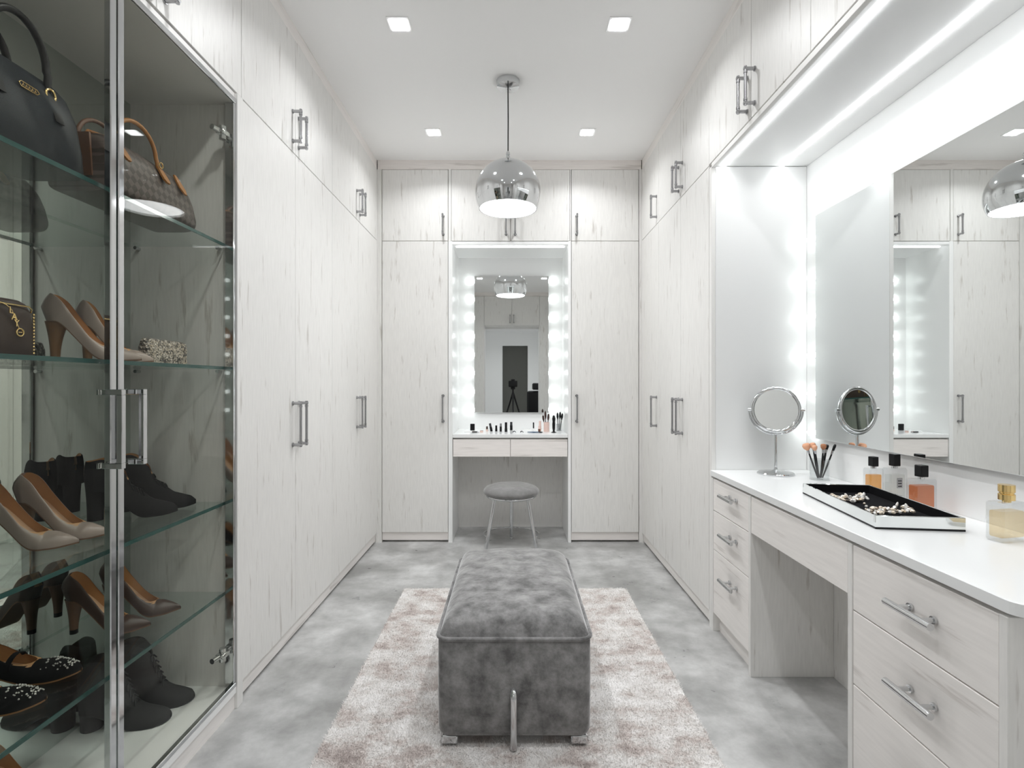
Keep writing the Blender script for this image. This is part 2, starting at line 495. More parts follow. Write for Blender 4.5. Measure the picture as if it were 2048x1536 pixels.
cabinet('wardrobe_cabinet', 'R', YB + .03, .60, ZB, ZT, [(YB + .03, -.14, -.14 - ho), (-.14, .60, -.14 + ho)], HT, 'tall wardrobe between the long vanity and the doorway', 'wardrobe', plinth=True)
FX = [-.925, -.458, -.427, .388, .412, .888]
cabinet('wardrobe_cabinet', 'F', FX[0], FX[1], ZB, ZS, [(FX[0], FX[1], -.493)], HT, 'narrow tall wardrobe beside the small vanity, on the shoe-display side', 'wardrobe', plinth=True)
cabinet('wardrobe_cabinet', 'F', FX[4], FX[5], ZB, ZS, [(FX[4], FX[5], .449)], HT, 'narrow tall wardrobe beside the small vanity, on the long vanity side', 'wardrobe', plinth=True)
cabinet('upper_cabinet', 'F', FX[0], FX[1], ZS, ZT, [(FX[0], FX[1], -.493)], HU, 'small upper cabinet above the narrow wardrobe on the shoe-display side of the vanity')
cabinet('upper_cabinet', 'F', FX[4], FX[5], ZS, ZT, [(FX[4], FX[5], .449)], HU, 'small upper cabinet above the narrow wardrobe on the long-vanity side of the stool')
cabinet('upper_cabinet', 'F', FX[1] + .022, FX[4] - .01, ZS, ZT, [(-.436, -.017, -.017 - ho), (-.017, .402, -.017 + ho)], HU, 'two-door upper cabinet behind the pendant, above the small lit vanity niche')
cabinet('upper_cabinet', 'B', -.50, .46, ZS, ZT, [(-.50, -.02, -.02 - ho), (-.02, .46, -.02 + ho)], HU, 'upper cabinet above the entrance doorway', depth=.34)
cabinet('wardrobe_cabinet', 'B', -.925, -.50, ZB, ZT, [(-.925, -.50, None)], HT, 'tall panel wardrobe beside the entrance on the shoe-display side', 'wardrobe', depth=.34, plinth=True)
cabinet('wardrobe_cabinet', 'B', .46, .875, ZB, ZT, [(.46, .875, None)], HT, 'tall panel wardrobe beside the entrance on the long vanity side', 'wardrobe', depth=.34, plinth=True)

# scribes, crown and fillers
struct('trim_1', MB().box(XL - .06, XL - .004, YB, YF, ZT + .002, H), 'lam_y')
struct('trim_2', MB().box(XR + .004, XR + .06, YB, YF, ZT + .002, H), 'lam_y')
struct('trim_3', MB().box(XL, XR, YF + .004, YF + .06, ZT + .002, H), 'lam_x')
struct('trim_4', MB().box(XL - .06, FX[0] - .002, YF - .003, YF + .06, .0, ZT), 'lam')
struct('trim_5', MB().box(FX[5] + .002, XR + .06, YF - .003, YF + .06, .0, ZT), 'lam')
struct('trim_6', MB().box(XL - .06, XL - .002, LS[4] + .001, YF - .004, 0, ZT), 'lam')
struct('trim_7', MB().box(XR + .002, XR + .06, RS[3] + .001, YF - .004, 0, ZT), 'lam')
struct('trim_8', MB().box(XL, XR, YB - .06, YB - .004, ZT + .002, H), 'lam_x')
struct('trim_9', MB().box(FX[1] + .002, FX[1] + .022, YF - .002, YF + .06, ZS, ZT), 'lam')
struct('trim_10', MB().box(FX[4] - .0095, FX[4] - .002, YF - .002, YF + .06, ZS, ZT), 'lam')

# ------------------------------------------------------------------ small vanity niche (far end)
NB = 4.115
n = thing('vanity_niche', (-.02, 3.91, 0), 'white illuminated niche holding the small vanity behind the stool', 'niche')
obj('side_panel', MB().box(FX[1] + .002, FX[2], YF - .004, NB, 0, ZS - .002, .001), 'white', n)
obj('side_panel', MB().box(FX[3], FX[4] - .002, YF - .004, NB, 0, ZS - .002, .001), 'white', n)
obj('top_panel', MB().box(FX[2], FX[3], YF - .002, NB, ZS - .024, ZS - .004), 'white', n)
obj('back_panel', MB().box(FX[2], FX[3], NB - .003, WF - .001, .74, ZS - .024), 'white', n)
obj('knee_back_panel', MB().box(FX[2], FX[3], NB - .003, WF - .001, .0, .74), 'lam', n)
obj('led_strip', MB().box(FX[2] + .02, FX[3] - .02, YF + .05, YF + .065, ZS - .030, ZS - .0235), 'e_niche', n)
tag(obj('vanity_countertop', MB().box(FX[2] + .001, FX[3] - .001, YF - .004, NB - .004, .738, .765, .002), 'quartz'), 'small white countertop crowded with makeup, in the niche behind the stool', 'countertop')
d = thing('vanity_drawer_unit', (-.02, 3.9, .605), 'shallow pinkish-wood two-drawer unit under the small makeup countertop', 'drawer unit')
obj('carcass', MB().box(FX[2] + .002, FX[3] - .002, YF + .022, NB - .01, .605, .728), 'lam_plain', d)
obj('top_rail', MB().box(FX[2] + .004, FX[3] - .004, YF + .045, NB - .01, .7275, .7380), 'lam_plain', d)
for a, bb in ((FX[2] + .004, -.0195), (-.0165, FX[3] - .004)):
    obj('drawer_front', MB().box(a, bb, YF + .002, YF + .0215, .605, .7275, .001), 'lam_x', d)
mi = thing('vanity_mirror', (-.01, NB - .02, .895), 'tall frameless mirror above the small makeup countertop in the niche', 'mirror')
obj('backing', MB().box(-.285, .262, NB - .016, NB - .002, .91, 1.945), 'dark', mi)
obj('mirror_pane', MB().box(-.301, .278, NB - .022, NB - .0155, .895, 1.96, .001), 'mirror', mi)

def bulb(loc, axis, label, group):
    t = thing('vanity_bulb', loc, label, 'light bulb', group=group)
    mb = MB(); r = .017
    c = [loc[i] + axis[i] * .018 for i in range(3)]
    mb.sphere(c, r, 10, 7)
    obj('globe', mb, 'e_bulb', t, smooth=60)
    mb = MB(); mb.tube([loc, [loc[i] + axis[i] * .006 for i in range(3)]], .015, 14)
    obj('socket', mb, 'chrome', t, smooth=50)
ORD = ['lowest', 'second-lowest', 'third-lowest', 'fourth-lowest', 'fifth-lowest', 'sixth-lowest', 'second-highest', 'topmost']
for i in range(8):
    z = .915 + i * .1445
    bulb((-.335, NB - .0035, z), (0, -1, 0), ORD[i] + ' glowing bulb beside the niche mirror, column on the shoe-display side', 'bulbs beside the niche mirror, shoe-display side')
    bulb((.312, NB - .0035, z), (0, -1, 0), ORD[i] + ' glowing bulb beside the niche mirror, column on the long vanity side', 'bulbs beside the niche mirror, long vanity side')

# ------------------------------------------------------------------ long vanity (right)
CT = .727
Y1, Y2, Y3, Y4 = 2.40, 2.005, 1.4235, .962
EP = 2.43
t = thing('niche_end_panel', (1.13, 2.415, 0), 'glossy white end panel between the long vanity and the tall wardrobe', 'panel')
obj('panel', MB().box(XR + .020, WR - .001, 2.402, 2.4285, CT - .03, ZS - .013, .001), 'white', t)
obj('front_edge', MB().box(XR + .001, XR + .0195, 2.402, 2.4285, 0, ZS - .013, .001), 'lam_plain', t)
s = thing('light_soffit', (1.13, 1.5, ZS - .012), 'white soffit with two bright light strips above the long vanity', 'soffit')
obj('panel', MB().box(XR + .004, WR - .001, .62, 2.401, ZS - .012, ZS + .003), 'white', s)
obj('front_lip', MB().box(XR + .001, XR + .018, .62, 2.401, ZS - .02, ZS + .002, .001), 'lam_plain', s)
for x in (.962, 1.225):
    obj('led_strip', MB().box(x - .0055, x + .0055, .66, 2.399, ZS - .019, ZS - .0115), 'e_strip', s)
    lamp('light', (x, 1.53, ZS - .0205), .010, 1.72, W_STRIP, 138, s)
mb = MB()
# counter slab with a rounded near corner
R0 = .03; pts = [(WR - .001, Y1), (XR - .004, Y1)]
for k in range(7):
    a = PI + k / 6 * PI / 2
    pts.append((XR - .004 + R0 + R0 * math.cos(a), Y4 - .028 + R0 + R0 * math.sin(a)))
pts.append((WR - .001, Y4 - .028))
mb.loft([[(x, y, z) for x, y in pts] for z in (CT - .025, CT - .002)], cap1=False)
mb.loft([[(x, y, CT - .002) for x, y in pts], [(x + (.002 if x < 1.2 else 0), y + (.002 if y < 1.2 else 0), CT) for x, y in pts]], cap0=False)
tag(obj('vanity_countertop', mb, 'quartz'), 'long white quartz countertop carrying perfume bottles and a jewellery tray', 'countertop')

def drawers(name, u0, u1, zs, hz, hl, label, gables, cx=None):
    c = thing(name, (1.12, (u0 + u1) / 2, 0), label, 'drawer unit')
    obj('carcass', WBOX(MB(), 'R', u0 + .0185 * gables, u1 - .0185 * gables, -.41, -.0215, zs[-1], CT - .034), 'lam_plain', c)
    obj('top_rail', WBOX(MB(), 'R', u0 + .004, u1 - .004, -.41, -.045, CT - .0345, CT - .0248), 'lam_plain', c)
    if gables:
        for a in (u0 + .0004, u1 - .0184):
            obj('side_panel', WBOX(MB(), 'R', a, a + .018, -.41, .0, 0 if True else zs[-1], CT - .0345, .001), 'lam', c)
        obj('plinth', WBOX(MB(), 'R', u0 + .0185, u1 - .0185, -.41, -.03, 0, zs[-1] - .002), 'lam_y', c)
    for i in range(len(zs) - 1):
        e = .0185 * gables
        f = obj('drawer_front', WBOX(MB(), 'R', u0 + e + .0015, u1 - e - .0015, -.0215, -.002, zs[i + 1] + .0016, zs[i] - .0016, .0012), 'lam_y', c)
        if hz: obj('handle', tbar_mb('R', (cx or (u0 + u1) / 2) - hl / 2, (cx or (u0 + u1) / 2) + hl / 2, hz[i]), 'chrome', f, smooth=50)
    return c
drawers('drawer_cabinet', Y2, Y1, [CT - .035, .548, .372, .083], [.645, .478, .288], .125, 'three-drawer unit under the round makeup mirror end of the counter', 1, 2.165)
kn = drawers('kneehole_vanity_unit', Y3, Y2, [CT - .035, .55], None, 0, 'knee space of the long vanity with a wide handleless drawer', 0)
obj('back_panel', MB().box(1.225, 1.245, Y3 + .001, Y2 - .001, 0, .548), 'lam', kn)
drawers('drawer_cabinet', Y4, Y3, [CT - .035, .517, .32, .075], [.612, .425, .20], .135, 'large drawer unit under the jewellery tray end of the counter', 1, 1.165)
MX = 1.325
mi = thing('vanity_mirror', (MX, 1.5, .881), 'large frameless mirror on the wall above the perfume bottles', 'mirror')
obj('backing', MB().box(MX + .006, WR - .001, .72, 2.27, .90, 1.84), 'dark', mi)
obj('mirror_pane', MB().box(MX, MX + .0065, .70, 2.300, .881, 1.857, .001), 'mirror', mi)
for i in range(6):
    bulb((WR - .002, 2.332, .905 + i * .172), (-1, 0, 0), ['lowest', 'second-lowest', 'third-lowest', 'third-highest', 'second-highest', 'topmost'][i] + ' glowing bulb in the column beside the large mirror', 'bulbs beside the large mirror')

# ------------------------------------------------------------------ ceiling lights and pendant
k = 0
ROWL = ['row nearest the small vanity niche', 'row over the ottoman', 'row over the perfume counter', 'row nearest the doorway']
for yy in (3.294, 2.304, 1.31, .32):
    for xx in (-.499, .465):
        t = thing('ceiling_downlight', (xx, yy, H - .004), 'small square recessed downlight in the ceiling, ' + ROWL[k // 2] + (', shoe-display side' if xx < 0 else ', long vanity side'), 'downlight', group='recessed ceiling downlights, ' + ROWL[k // 2])
        q = .036
        fr = MB()
        for (a0, a1, b0, b1) in ((-q - .012, q + .012, -q - .012, -q), (-q - .012, q + .012, q, q + .012), (-q - .012, -q, -q, q), (q, q + .012, -q, q)):
            fr.box(xx + a0, xx + a1, yy + b0, yy + b1, H - .004, H)
        obj('trim_frame', fr, 'white', t)
        obj('diffuser', MB().box(xx - q, xx + q, yy - q, yy + q, H - .006, H - .0005), 'e_down', t)
        off = {1.31: 'counter_row_downlight', .32: 'doorway_row_downlight'}.get(yy)
        lamp('light' if not off else off + ('_shoe_side_offscreen' if xx < 0 else '_vanity_side_offscreen'), (xx, yy, H - .007), .07, .07, W_DOWN, 138, t)
        k += 1

PX, PY, PZ, PR = -.026, 2.74, 2.115, .172
p = thing('pendant_lamp', (PX, PY, H), 'chrome globe pendant lamp with open white underside hanging on a black cord', 'pendant lamp')
obj('ceiling_rose', MB().lathe([(.061, 0), (.061, -.012), (.058, -.03), (.02, -.034), (.001, -.035)], 36, (PX, PY, H - .0005)), 'chrome', p, smooth=40)
obj('cord', MB().tube([(PX, PY, H - .033), (PX + .001, PY, 2.5), (PX, PY, PZ + PR + .028)], .0032, 10), 'cord', p, smooth=60)
obj('stem', MB().lathe([(.006, .05), (.009, .045), (.012, .03), (.008, .026), (.012, .02), (.016, .008), (.02, .0), (.02, -.006)], 20, (PX, PY, PZ + PR - .004)), 'chrome', p, smooth=40)
a0 = math.radians(-29)
prof = [(PR * math.cos(a), PR * math.sin(a)) for a in np.linspace(PI / 2 - .02, a0, 30)]
pin = [(r * .975, z * .985) for r, z in prof[::-1]]
obj('shade', MB().lathe(prof + pin[:1], 56, (PX, PY, PZ), cap0=True, cap1=False), 'chrome', p, smooth=40)
obj('inner_reflector', MB().lathe([(r, z) for r, z in pin], 40, (PX, PY, PZ), cap0=False, cap1=True), 'white', p, smooth=60)
zr = PR * math.sin(a0) + .012
obj('diffuser', MB().lathe([(PR * math.cos(a0) * .972, zr), (.001, zr - .002)], 40, (PX, PY, PZ)), 'e_pend', p)

# hall light
t = thing('ceiling_light', (.05, -2.4, 2.33), 'slim ceiling light in the hall beyond the doorway', 'ceiling light')
obj('housing', MB().box(-.15, .25, -2.45, -2.35, 2.335, 2.35), 'white', t)
obj('diffuser', MB().box(-.14, .24, -2.44, -2.36, 2.328, 2.3345), M['e_down'], t)
lamp('hall_ceiling_lamp_offscreen', (.05, -2.4, 2.325), .36, .07, 9.0, 160, t)

# ------------------------------------------------------------------ rug, ottoman, stool
rx0, rx1, ry0, ry1 = -.59, .615, 1.15, 2.85
r = thing('shag_rug', ((rx0 + rx1) / 2, (ry0 + ry1) / 2, 0), 'mottled white and mauve-brown shag rug under the ottoman', 'rug')
obj('backing', MB().box(rx0, rx1, ry0, ry1, .0005, .010, .003), 'rug', r)
rng = np.random.default_rng(3)
NBL = 230000
px = rng.uniform(rx0, rx1, NBL); py = ry0 + (ry1 - ry0) * rng.random(NBL) ** 1.7
ang = rng.uniform(0, 2 * PI, NBL); ln = rng.uniform(.006, .013, NBL); hh = rng.uniform(.003, .0075, NBL); wd = .0013
la = ang + PI / 2
V = np.zeros((NBL, 3, 3))
V[:, 0] = np.stack([px + np.cos(la) * wd, py + np.sin(la) * wd, np.full(NBL, .008)], 1)
V[:, 1] = np.stack([px - np.cos(la) * wd, py - np.sin(la) * wd, np.full(NBL, .008)], 1)
V[:, 2] = np.stack([px + np.cos(ang) * ln, py + np.sin(ang) * ln, .009 + hh], 1)
V -= np.array(r['_o'])
me = bpy.data.meshes.new('pile')
me.vertices.add(NBL * 3); me.vertices.foreach_set('co', V.reshape(-1))
me.loops.add(NBL * 3); me.loops.foreach_set('vertex_index', np.arange(NBL * 3, dtype=np.int32))
me.polygons.add(NBL); me.polygons.foreach_set('loop_start', np.arange(0, NBL * 3, 3, dtype=np.int32))
me.update(calc_edges=True); me.materials.append(M['rug'])
o = bpy.data.objects.new('pile', me); COL.objects.link(o); o.parent = r; tag(o, kind='stuff')

def rrect(x0, x1, y0, y1, rad, z, n=6):
    out = []
    for cx, cy, a in ((x1 - rad, y1 - rad, 0), (x0 + rad, y1 - rad, PI / 2), (x0 + rad, y0 + rad, PI), (x1 - rad, y0 + rad, 1.5 * PI)):
        for i in range(n + 1):
            t = a + i / n * PI / 2
            out.append((cx + rad * math.cos(t), cy + rad * math.sin(t), z))
    return out
ox0, ox1, oy0, oy1 = -.232, .240, 1.60, 2.34
ot = thing('ottoman_bench', ((ox0 + ox1) / 2, (oy0 + oy1) / 2, .0168), 'grey velvet ottoman bench with chrome legs standing on the shag rug', 'ottoman')
mb = MB(); rings = []
for z, ins in ((.043, .012), (.047, .004), (.06, 0), (.2, -.001), (.33, 0), (.342, .003)):
    rings.append(rrect(ox0 + ins, ox1 - ins, oy0 + ins, oy1 - ins, .035, z))
mb.loft(rings)
obj('body', mb, 'velvet', ot, smooth=60)
mb = MB(); nx, ny = 34, 46
vs = []; fs = []
for j in range(ny + 1):
    for i in range(nx + 1):
        u = -1 + 2 * i / nx; vv = -1 + 2 * j / ny
        # square-to-rounded mapping
        e = .13
        x = (ox0 + ox1) / 2 + u * ((ox1 - ox0) / 2 - .004); y = (oy0 + oy1) / 2 + vv * ((oy1 - oy0) / 2 - .004)
        cxr = max(0, abs(u) - .86) / .14; cyr = max(0, abs(vv) - .91) / .09
        if cxr > 0 and cyr > 0:
            l = math.hypot(cxr, cyr)
            f = max(cxr, cyr) / l
            x = (ox0 + ox1) / 2 + math.copysign(.86 + .14 * cxr * f, u) * ((ox1 - ox0) / 2 - .004)
            y = (oy0 + oy1) / 2 + math.copysign(.91 + .09 * cyr * f, vv) * ((oy1 - oy0) / 2 - .004)
        dx = 1 - abs(u); dy = (1 - abs(vv)) * 1.56
        dd = min(dx, dy); 
        k1 = math.sqrt(1 - (1 - min(1, dx / .30)) ** 2.2) * .8 + .2 * (1 - (1 - dx) ** 2); k2 = math.sqrt(1 - (1 - min(1, dy / .30)) ** 2.2) * .8 + .2 * (1 - (1 - min(1, dy / 1.56)) ** 2)
        hgt = .074 * k1 * k2
        wr = .0035 * math.sin(40 * x + 3 * math.sin(9 * y)) * math.sin(23 * y) * k1 * k2
        vs.append((x, y, .344 + hgt + wr))
for j in range(ny):
    for i in range(nx):
        a = j * (nx + 1) + i
        fs.append((a, a + 1, a + nx + 2, a + nx + 1))
mb.add(vs, fs)
obj('cushion', mb, 'velvet', ot, smooth=80)
obj('piping', MB().tube(rrect(ox0 - .001, ox1 + .001, oy0 - .001, oy1 + .001, .036, .343), .0062, 8, loop=True), 'velvet', ot, smooth=60)
for yy, sg in ((oy0, -1), (oy1, 1)):
    mb = MB(); xc = .002
    mb.tube([(xc, yy + sg * .012, .0168), (xc, yy + sg * .012, .165), (xc, yy + sg * .010, .176), (xc, yy + sg * .003, .183), (xc, yy - sg * .015, .185)], .0105, 12)
    obj('leg', mb, 'chrome', ot, smooth=50)
for xx in (ox0 + .012, ox1 - .062):
    for yy in (oy0 + .006, oy1 - .056):
        obj('foot', MB().box(xx, xx + .05, yy, yy + .05, .0168, .0445, .004), 'chrome', ot)

sx, sy = -.012, 3.63
st = thing('round_stool', (sx, sy, 0), 'small round stool with grey velvet seat and chrome legs under the niche vanity', 'stool')
prof = [(.001, .43), (.08, .428), (.14, .42), (.175, .407), (.19, .39), (.192, .378), (.186, .365), (.17, .357), (.12, .355), (.001, .355)]
obj('seat', MB().lathe(prof, 44, (sx, sy, 0)), 'velvet_s', st, smooth=60)
obj('seat_ring', MB().tube([(sx + .165 * math.cos(a), sy + .165 * math.sin(a), .350) for a in np.linspace(0, 2 * PI, 40, endpoint=False)], .009, 8, loop=True), 'chrome', st, smooth=60)
for a in (-145, -35, 90):
    a = math.radians(a)
    top = (sx + .135 * math.cos(a), sy + .135 * math.sin(a), .352); bot = (sx + .208 * math.cos(a), sy + .17 * math.sin(a), .006)
    lg = obj('leg', MB().tube([top, bot], .0122, 12), 'chrome', st, smooth=60)
    obj('glide', MB().lathe([(.013, 0), (.014, .006), (.011, .012)], 12, (bot[0], bot[1], 0)), 'chrome', lg, smooth=60)
obj('foot_ring', MB().tube([(sx + .190 * math.cos(a), sy + .158 * math.sin(a), .085) for a in np.linspace(math.radians(-36), math.radians(216), 40)], .0055, 8), 'chrome', st, smooth=60)

# ------------------------------------------------------------------ glass display cabinet
DY0, DY1 = .72, 1.85
GB = -1.32
gc = thing('display_cabinet', (-1.14, 1.28, 0), 'glass-fronted mirrored display cabinet filled with shoes and handbags', 'display cabinet')
obj('side_panel', MB().box(WL + .001, XL + .006, 1.812, DY1 - .001, 0, ZS - .004, .001), 'lam', gc)
obj('side_panel', MB().box(WL + .001, XL + .006, DY0, .738, 0, ZS - .004, .001), 'lam', gc)
obj('top_panel', MB().box(WL + .001, XL - .004, .7385, 1.8115, 2.085, ZS - .004), 'lam_plain', gc)
obj('bottom_panel', MB().box(WL + .001, XL + .002, .7385, 1.8115, .055, .078, .001), 'white', gc)
obj('plinth', MB().box(WL + .001, XL - .004, .7385, 1.8115, .0, .0545), 'lam_y', gc)
obj('mirror_back', MB().box(WL + .001, GB, .7385, 1.8115, .0785, 2.0845), 'mirror_g', gc)
for z in (1.602, 1.180, .715, .4055):
    sh = obj('shelf', MB().box(GB + .001, -.992, .745, 1.806, z - .010, z), 'shelfglass', gc)
    obj('front_edge', MB().box(-.9922, -.990, .745, 1.806, z - .0102, z + .0002), 'glassedge', sh)
    for yy in (1.803, .748):
        for xx in (-1.01, -1.29):
            s2 = 1 if yy > 1 else -1
            obj('shelf_pin', MB().tube([(xx, yy + s2 * .0095, z - .0165), (xx, yy - s2 * .012, z - .0165)], .0062, 10), 'chrome', sh, smooth=50)
# chrome framing of the opening
obj('frame_rail', MB().box(XL - .012, XL + .003, .739, 1.811, 2.086, 2.104, .002), 'chrome', gc)
obj('frame_rail', MB().box(XL - .014, XL + .003, .739, 1.811, .0785, .093, .002), 'chrome', gc)
obj('frame_post', MB().box(XL - .030, XL + .001, 1.797, 1.811, .0935, 2.0855, .002), 'chrome', gc)
obj('frame_post', MB().box(XL - .030, XL + .001, .7395, .7535, .0935, 2.0855, .002), 'chrome', gc)
SEAM = 1.262
for (a, bb, e, hy, out) in ((SEAM + .003, 1.796, SEAM + .003, 1.298, 1), (.7545, SEAM - .003, SEAM - .022, 1.226, -1)):
    dr = obj('door', MB().box(XL - .005, XL + .001, a, bb, .094, 2.085), 'glass', gc)
    obj('edge_profile', MB().box(XL - .010, XL + .007, e, e + .019, .094, 2.085, .002), 'chrome', dr)
    h = MB(); q = .0065; z0, z1 = .923, 1.108; X0, X1 = XL + .001, XL + .042
    h.box(X0, X1 + q, hy - q, hy + q, z0, z0 + 2 * q, .001).box(X0, X1 + q, hy - q, hy + q, z1 - 2 * q, z1, .001).box(X1 - q, X1 + q, hy - q, hy + q, z0 + 2 * q, z1 - 2 * q, .001)
    h.box(XL - .012, XL - .005, hy - q, hy + q, z0, z0 + 2 * q, .001).box(XL - .012, XL - .005, hy - q, hy + q, z1 - 2 * q, z1, .001)
    obj('handle', h, 'chrome', dr)
    for zz in (1.965, .21):
        hb = MB(); yh = bb - .03 if out > 0 else a + .03; o_ = out
        hb.box(XL - .035, XL - .005, yh - .02, yh + .02, zz - .009, zz + .009, .003)
        hb.tube([(XL - .02, yh, zz - .022), (XL - .02, yh, zz + .022)], .011, 12)
        hb.tube([(XL - .02, yh, zz), (XL - .03, yh - o_ * .045, zz)], .009, 10)
        hb.tube([(XL - .02, yh, zz), (XL - .02, yh + o_ * .035, zz)], .008, 10)
        obj('hinge', hb, 'chrome', dr, smooth=45)

# ------------------------------------------------------------------ shoes
def itp(tab, t):
    return float(np.interp(t, [a for a, _ in tab], [b for _, b in tab]))

def shoe(name, heel, toe, z, label, cat, L, Hh, hu, wt, tv, t0=.45, cc=.86, upper='beige', lining='tan', insole='insole', sole='solebrown', heelm='heelwood', tipm=None, hs=(.026, .024, .011, .011), hx=.03, group=None, back=(.010, .005, .016), descent=(.12, .68), N=40):
    ang = math.atan2(toe[1] - heel[1], toe[0] - heel[0])
    o = thing(name, (heel[0], heel[1], z), label, cat, rz=ang, group=group)
    K = 7
    def sm(x): x = min(1, max(0, x)); return x * x * (3 - 2 * x)
    def zb(t): return .003 + Hh * (1 - sm((t - descent[0]) / (descent[1] - descent[0]))) + .004 * max(0, t - .85) / .15
    def cf(t):
        if t <= t0: return cc
        if t >= tv: return 0.0
        return cc * math.sqrt(max(0, 1 - ((t - t0) / (tv - t0)) ** 2))
    T = [.5 - .5 * math.cos(PI * i / N) for i in range(N + 1)]
    T = sorted(set([round(t, 5) for t in T] + [tv]))
    def strip(sg, wf, hf, tmax, dz):
        rows = []
        for t in T:
            if t > tmax + 1e-6: break
            ww = itp(wt, t) * wf; h = itp(hu, t) * hf; c = cf(t); row = []
            for k in range(K):
                a = k / (K - 1) * PI / 2
                zz = math.sin(a) * h
                q_ = min(1, zz / max(h, .001)); bk = max(0, 1 - t / .34) ** 1.3
                x = t * L + bk * (back[0] - (back[0] + back[1]) * math.sin(q_ * PI * .62) ** 1.1 + (back[2] + back[1]) * max(0, q_ - .5) ** 1.4 * 2.6)
                row.append((x, sg * ww * (c + (1 - c) * math.cos(a)), zb(t) + dz + zz))
            rows.append(row)
        return rows
    mb = MB()
    Lr, Rr = strip(1, 1, 1, 1, 0), strip(-1, 1, 1, 1, 0)
    mb.loft(Lr, False, False, False); mb.loft(Rr, False, False, False)
    Li, Ri = strip(1, .93, .985, tv, .0015), strip(-1, .93, .985, tv, .0015)
    for A, B in ((Lr, Li), (Rr, Ri)):
        nn = len(B)
        mb.loft([[A[i][-1], B[i][-1]] for i in range(nn)], False, False, False)
    obj('upper', mb, upper, o, smooth=60, world=False)
    mb = MB(); mb.loft(Li, False, False, False); mb.loft(Ri, False, False, False)
    obj('lining', mb, lining, o, smooth=60, world=False)
    rows = []
    for t in T:
        if t > tv + .12: break
        ww = itp(wt, t) * .93
        rows.append([(t * L + back[0] * max(0, 1 - t / .34) ** 1.3, ww * q, zb(t) + .0045 + .002 * q * q) for q in (-1, -.5, 0, .5, 1)])
    mb = MB(); mb.loft(rows, False, False, False)
    obj('insole', mb, insole, o, smooth=60, world=False)
    rows = []
    for t in T:
        ww = itp(wt, t) + (.0012 if t > .5 else 0)
        xs = t * L + back[0] * max(0, 1 - t / .34) ** 1.3
        rows.append([(xs, -ww, zb(t) + .001), (xs, -ww, zb(t) - .0028), (xs, 0, zb(t) - .003), (xs, ww, zb(t) - .0028), (xs, ww, zb(t) + .001)])
    mb = MB(); mb.loft(rows, False, False, False)
    obj('sole', mb, sole, o, smooth=50, world=False)
    if Hh > .008:
        a0, b0, a1, b1 = hs
        rings = []
        zt = zb(.12)
        for f in np.linspace(0, 1, 9):
            zz = zt * (1 - f) + .0 * f
            e = 1 - (1 - f) ** 2.1
            a = a0 + (a1 - a0) * e; bq = b0 + (b1 - b0) * e
            xc = hx + (a1 - a0) * .25 * e
            rings.append([(xc + a * math.cos(q), bq * math.sin(q), zz) for q in np.linspace(0, 2 * PI, 20, endpoint=False)])
        mb = MB(); mb.loft(rings[:-1] if tipm else rings)
        hl = obj('heel', mb, heelm, o, smooth=50, world=False)
        if tipm:
            mb = MB(); mb.loft([[(x, y, rings[-2][0][2] + .0) for x, y, _ in rings[-2]], rings[-1]])
            obj('heel_tip', mb, tipm, hl, smooth=50, world=False)
    o['_L'] = L
    return o, zb

PW = [(0, 0), (.015, .013), (.05, .021), (.12, .027), (.25, .028), (.42, .030), (.6, .037), (.7, .038), (.8, .031), (.9, .017), (.97, .006), (1, .001)]
PH = [(0, .072), (.06, .070), (.15, .060), (.3, .047), (.5, .036), (.68, .036), (.78, .034), (.88, .025), (.96, .014), (1, .006)]
def pump(heel, toe, z, label, L=.225, **kw):
    a = dict(upper='beige', heelm='heelwood', tipm=None)
    a.update(kw)
    return shoe('pump_shoe', heel, toe, z, label, 'shoe', L, .098, PH, PW, .70, hs=(.025, .022, .0100, .0105), **a)[0]
# shelf two: taupe pumps
pump((-1.205, 1.345), (-1.005, 1.415), 1.1803, 'taupe leather pump beside the studded brown handbag, wood heel in full view', L=.215)
pump((-1.205, 1.447), (-1.05, 1.515), 1.1803, 'taupe leather pump between another taupe pump and the beaded clutch', L=.18)
# shelf three
pump((-1.315, 1.275), (-1.10, 1.325), .7153, 'taupe leather pump on the shelf of black booties, away from the booties', L=.225)
pump((-1.295, 1.365), (-1.08, 1.405), .7153, 'taupe leather pump standing right beside the black booties', L=.22)
# shelf four
pump((-1.285, 1.500), (-1.070, 1.548), .4058, 'dark brown pump nearer the jewelled black flats', L=.222, upper='brown', heelm='heelbrown', tipm='black')
pump((-1.265, 1.610), (-1.055, 1.660), .4058, 'dark brown pump farther from the jewelled black flats', L=.22, upper='brown', heelm='heelbrown', tipm='black')
# bottom: a tan shoe at the front of the cabinet floor
pump((-1.29, 1.255), (-1.08, 1.283), .0783, 'tan shoe on the cabinet floor below the jewelled flats', L=.222, upper='cognac', heelm='heelbrown')

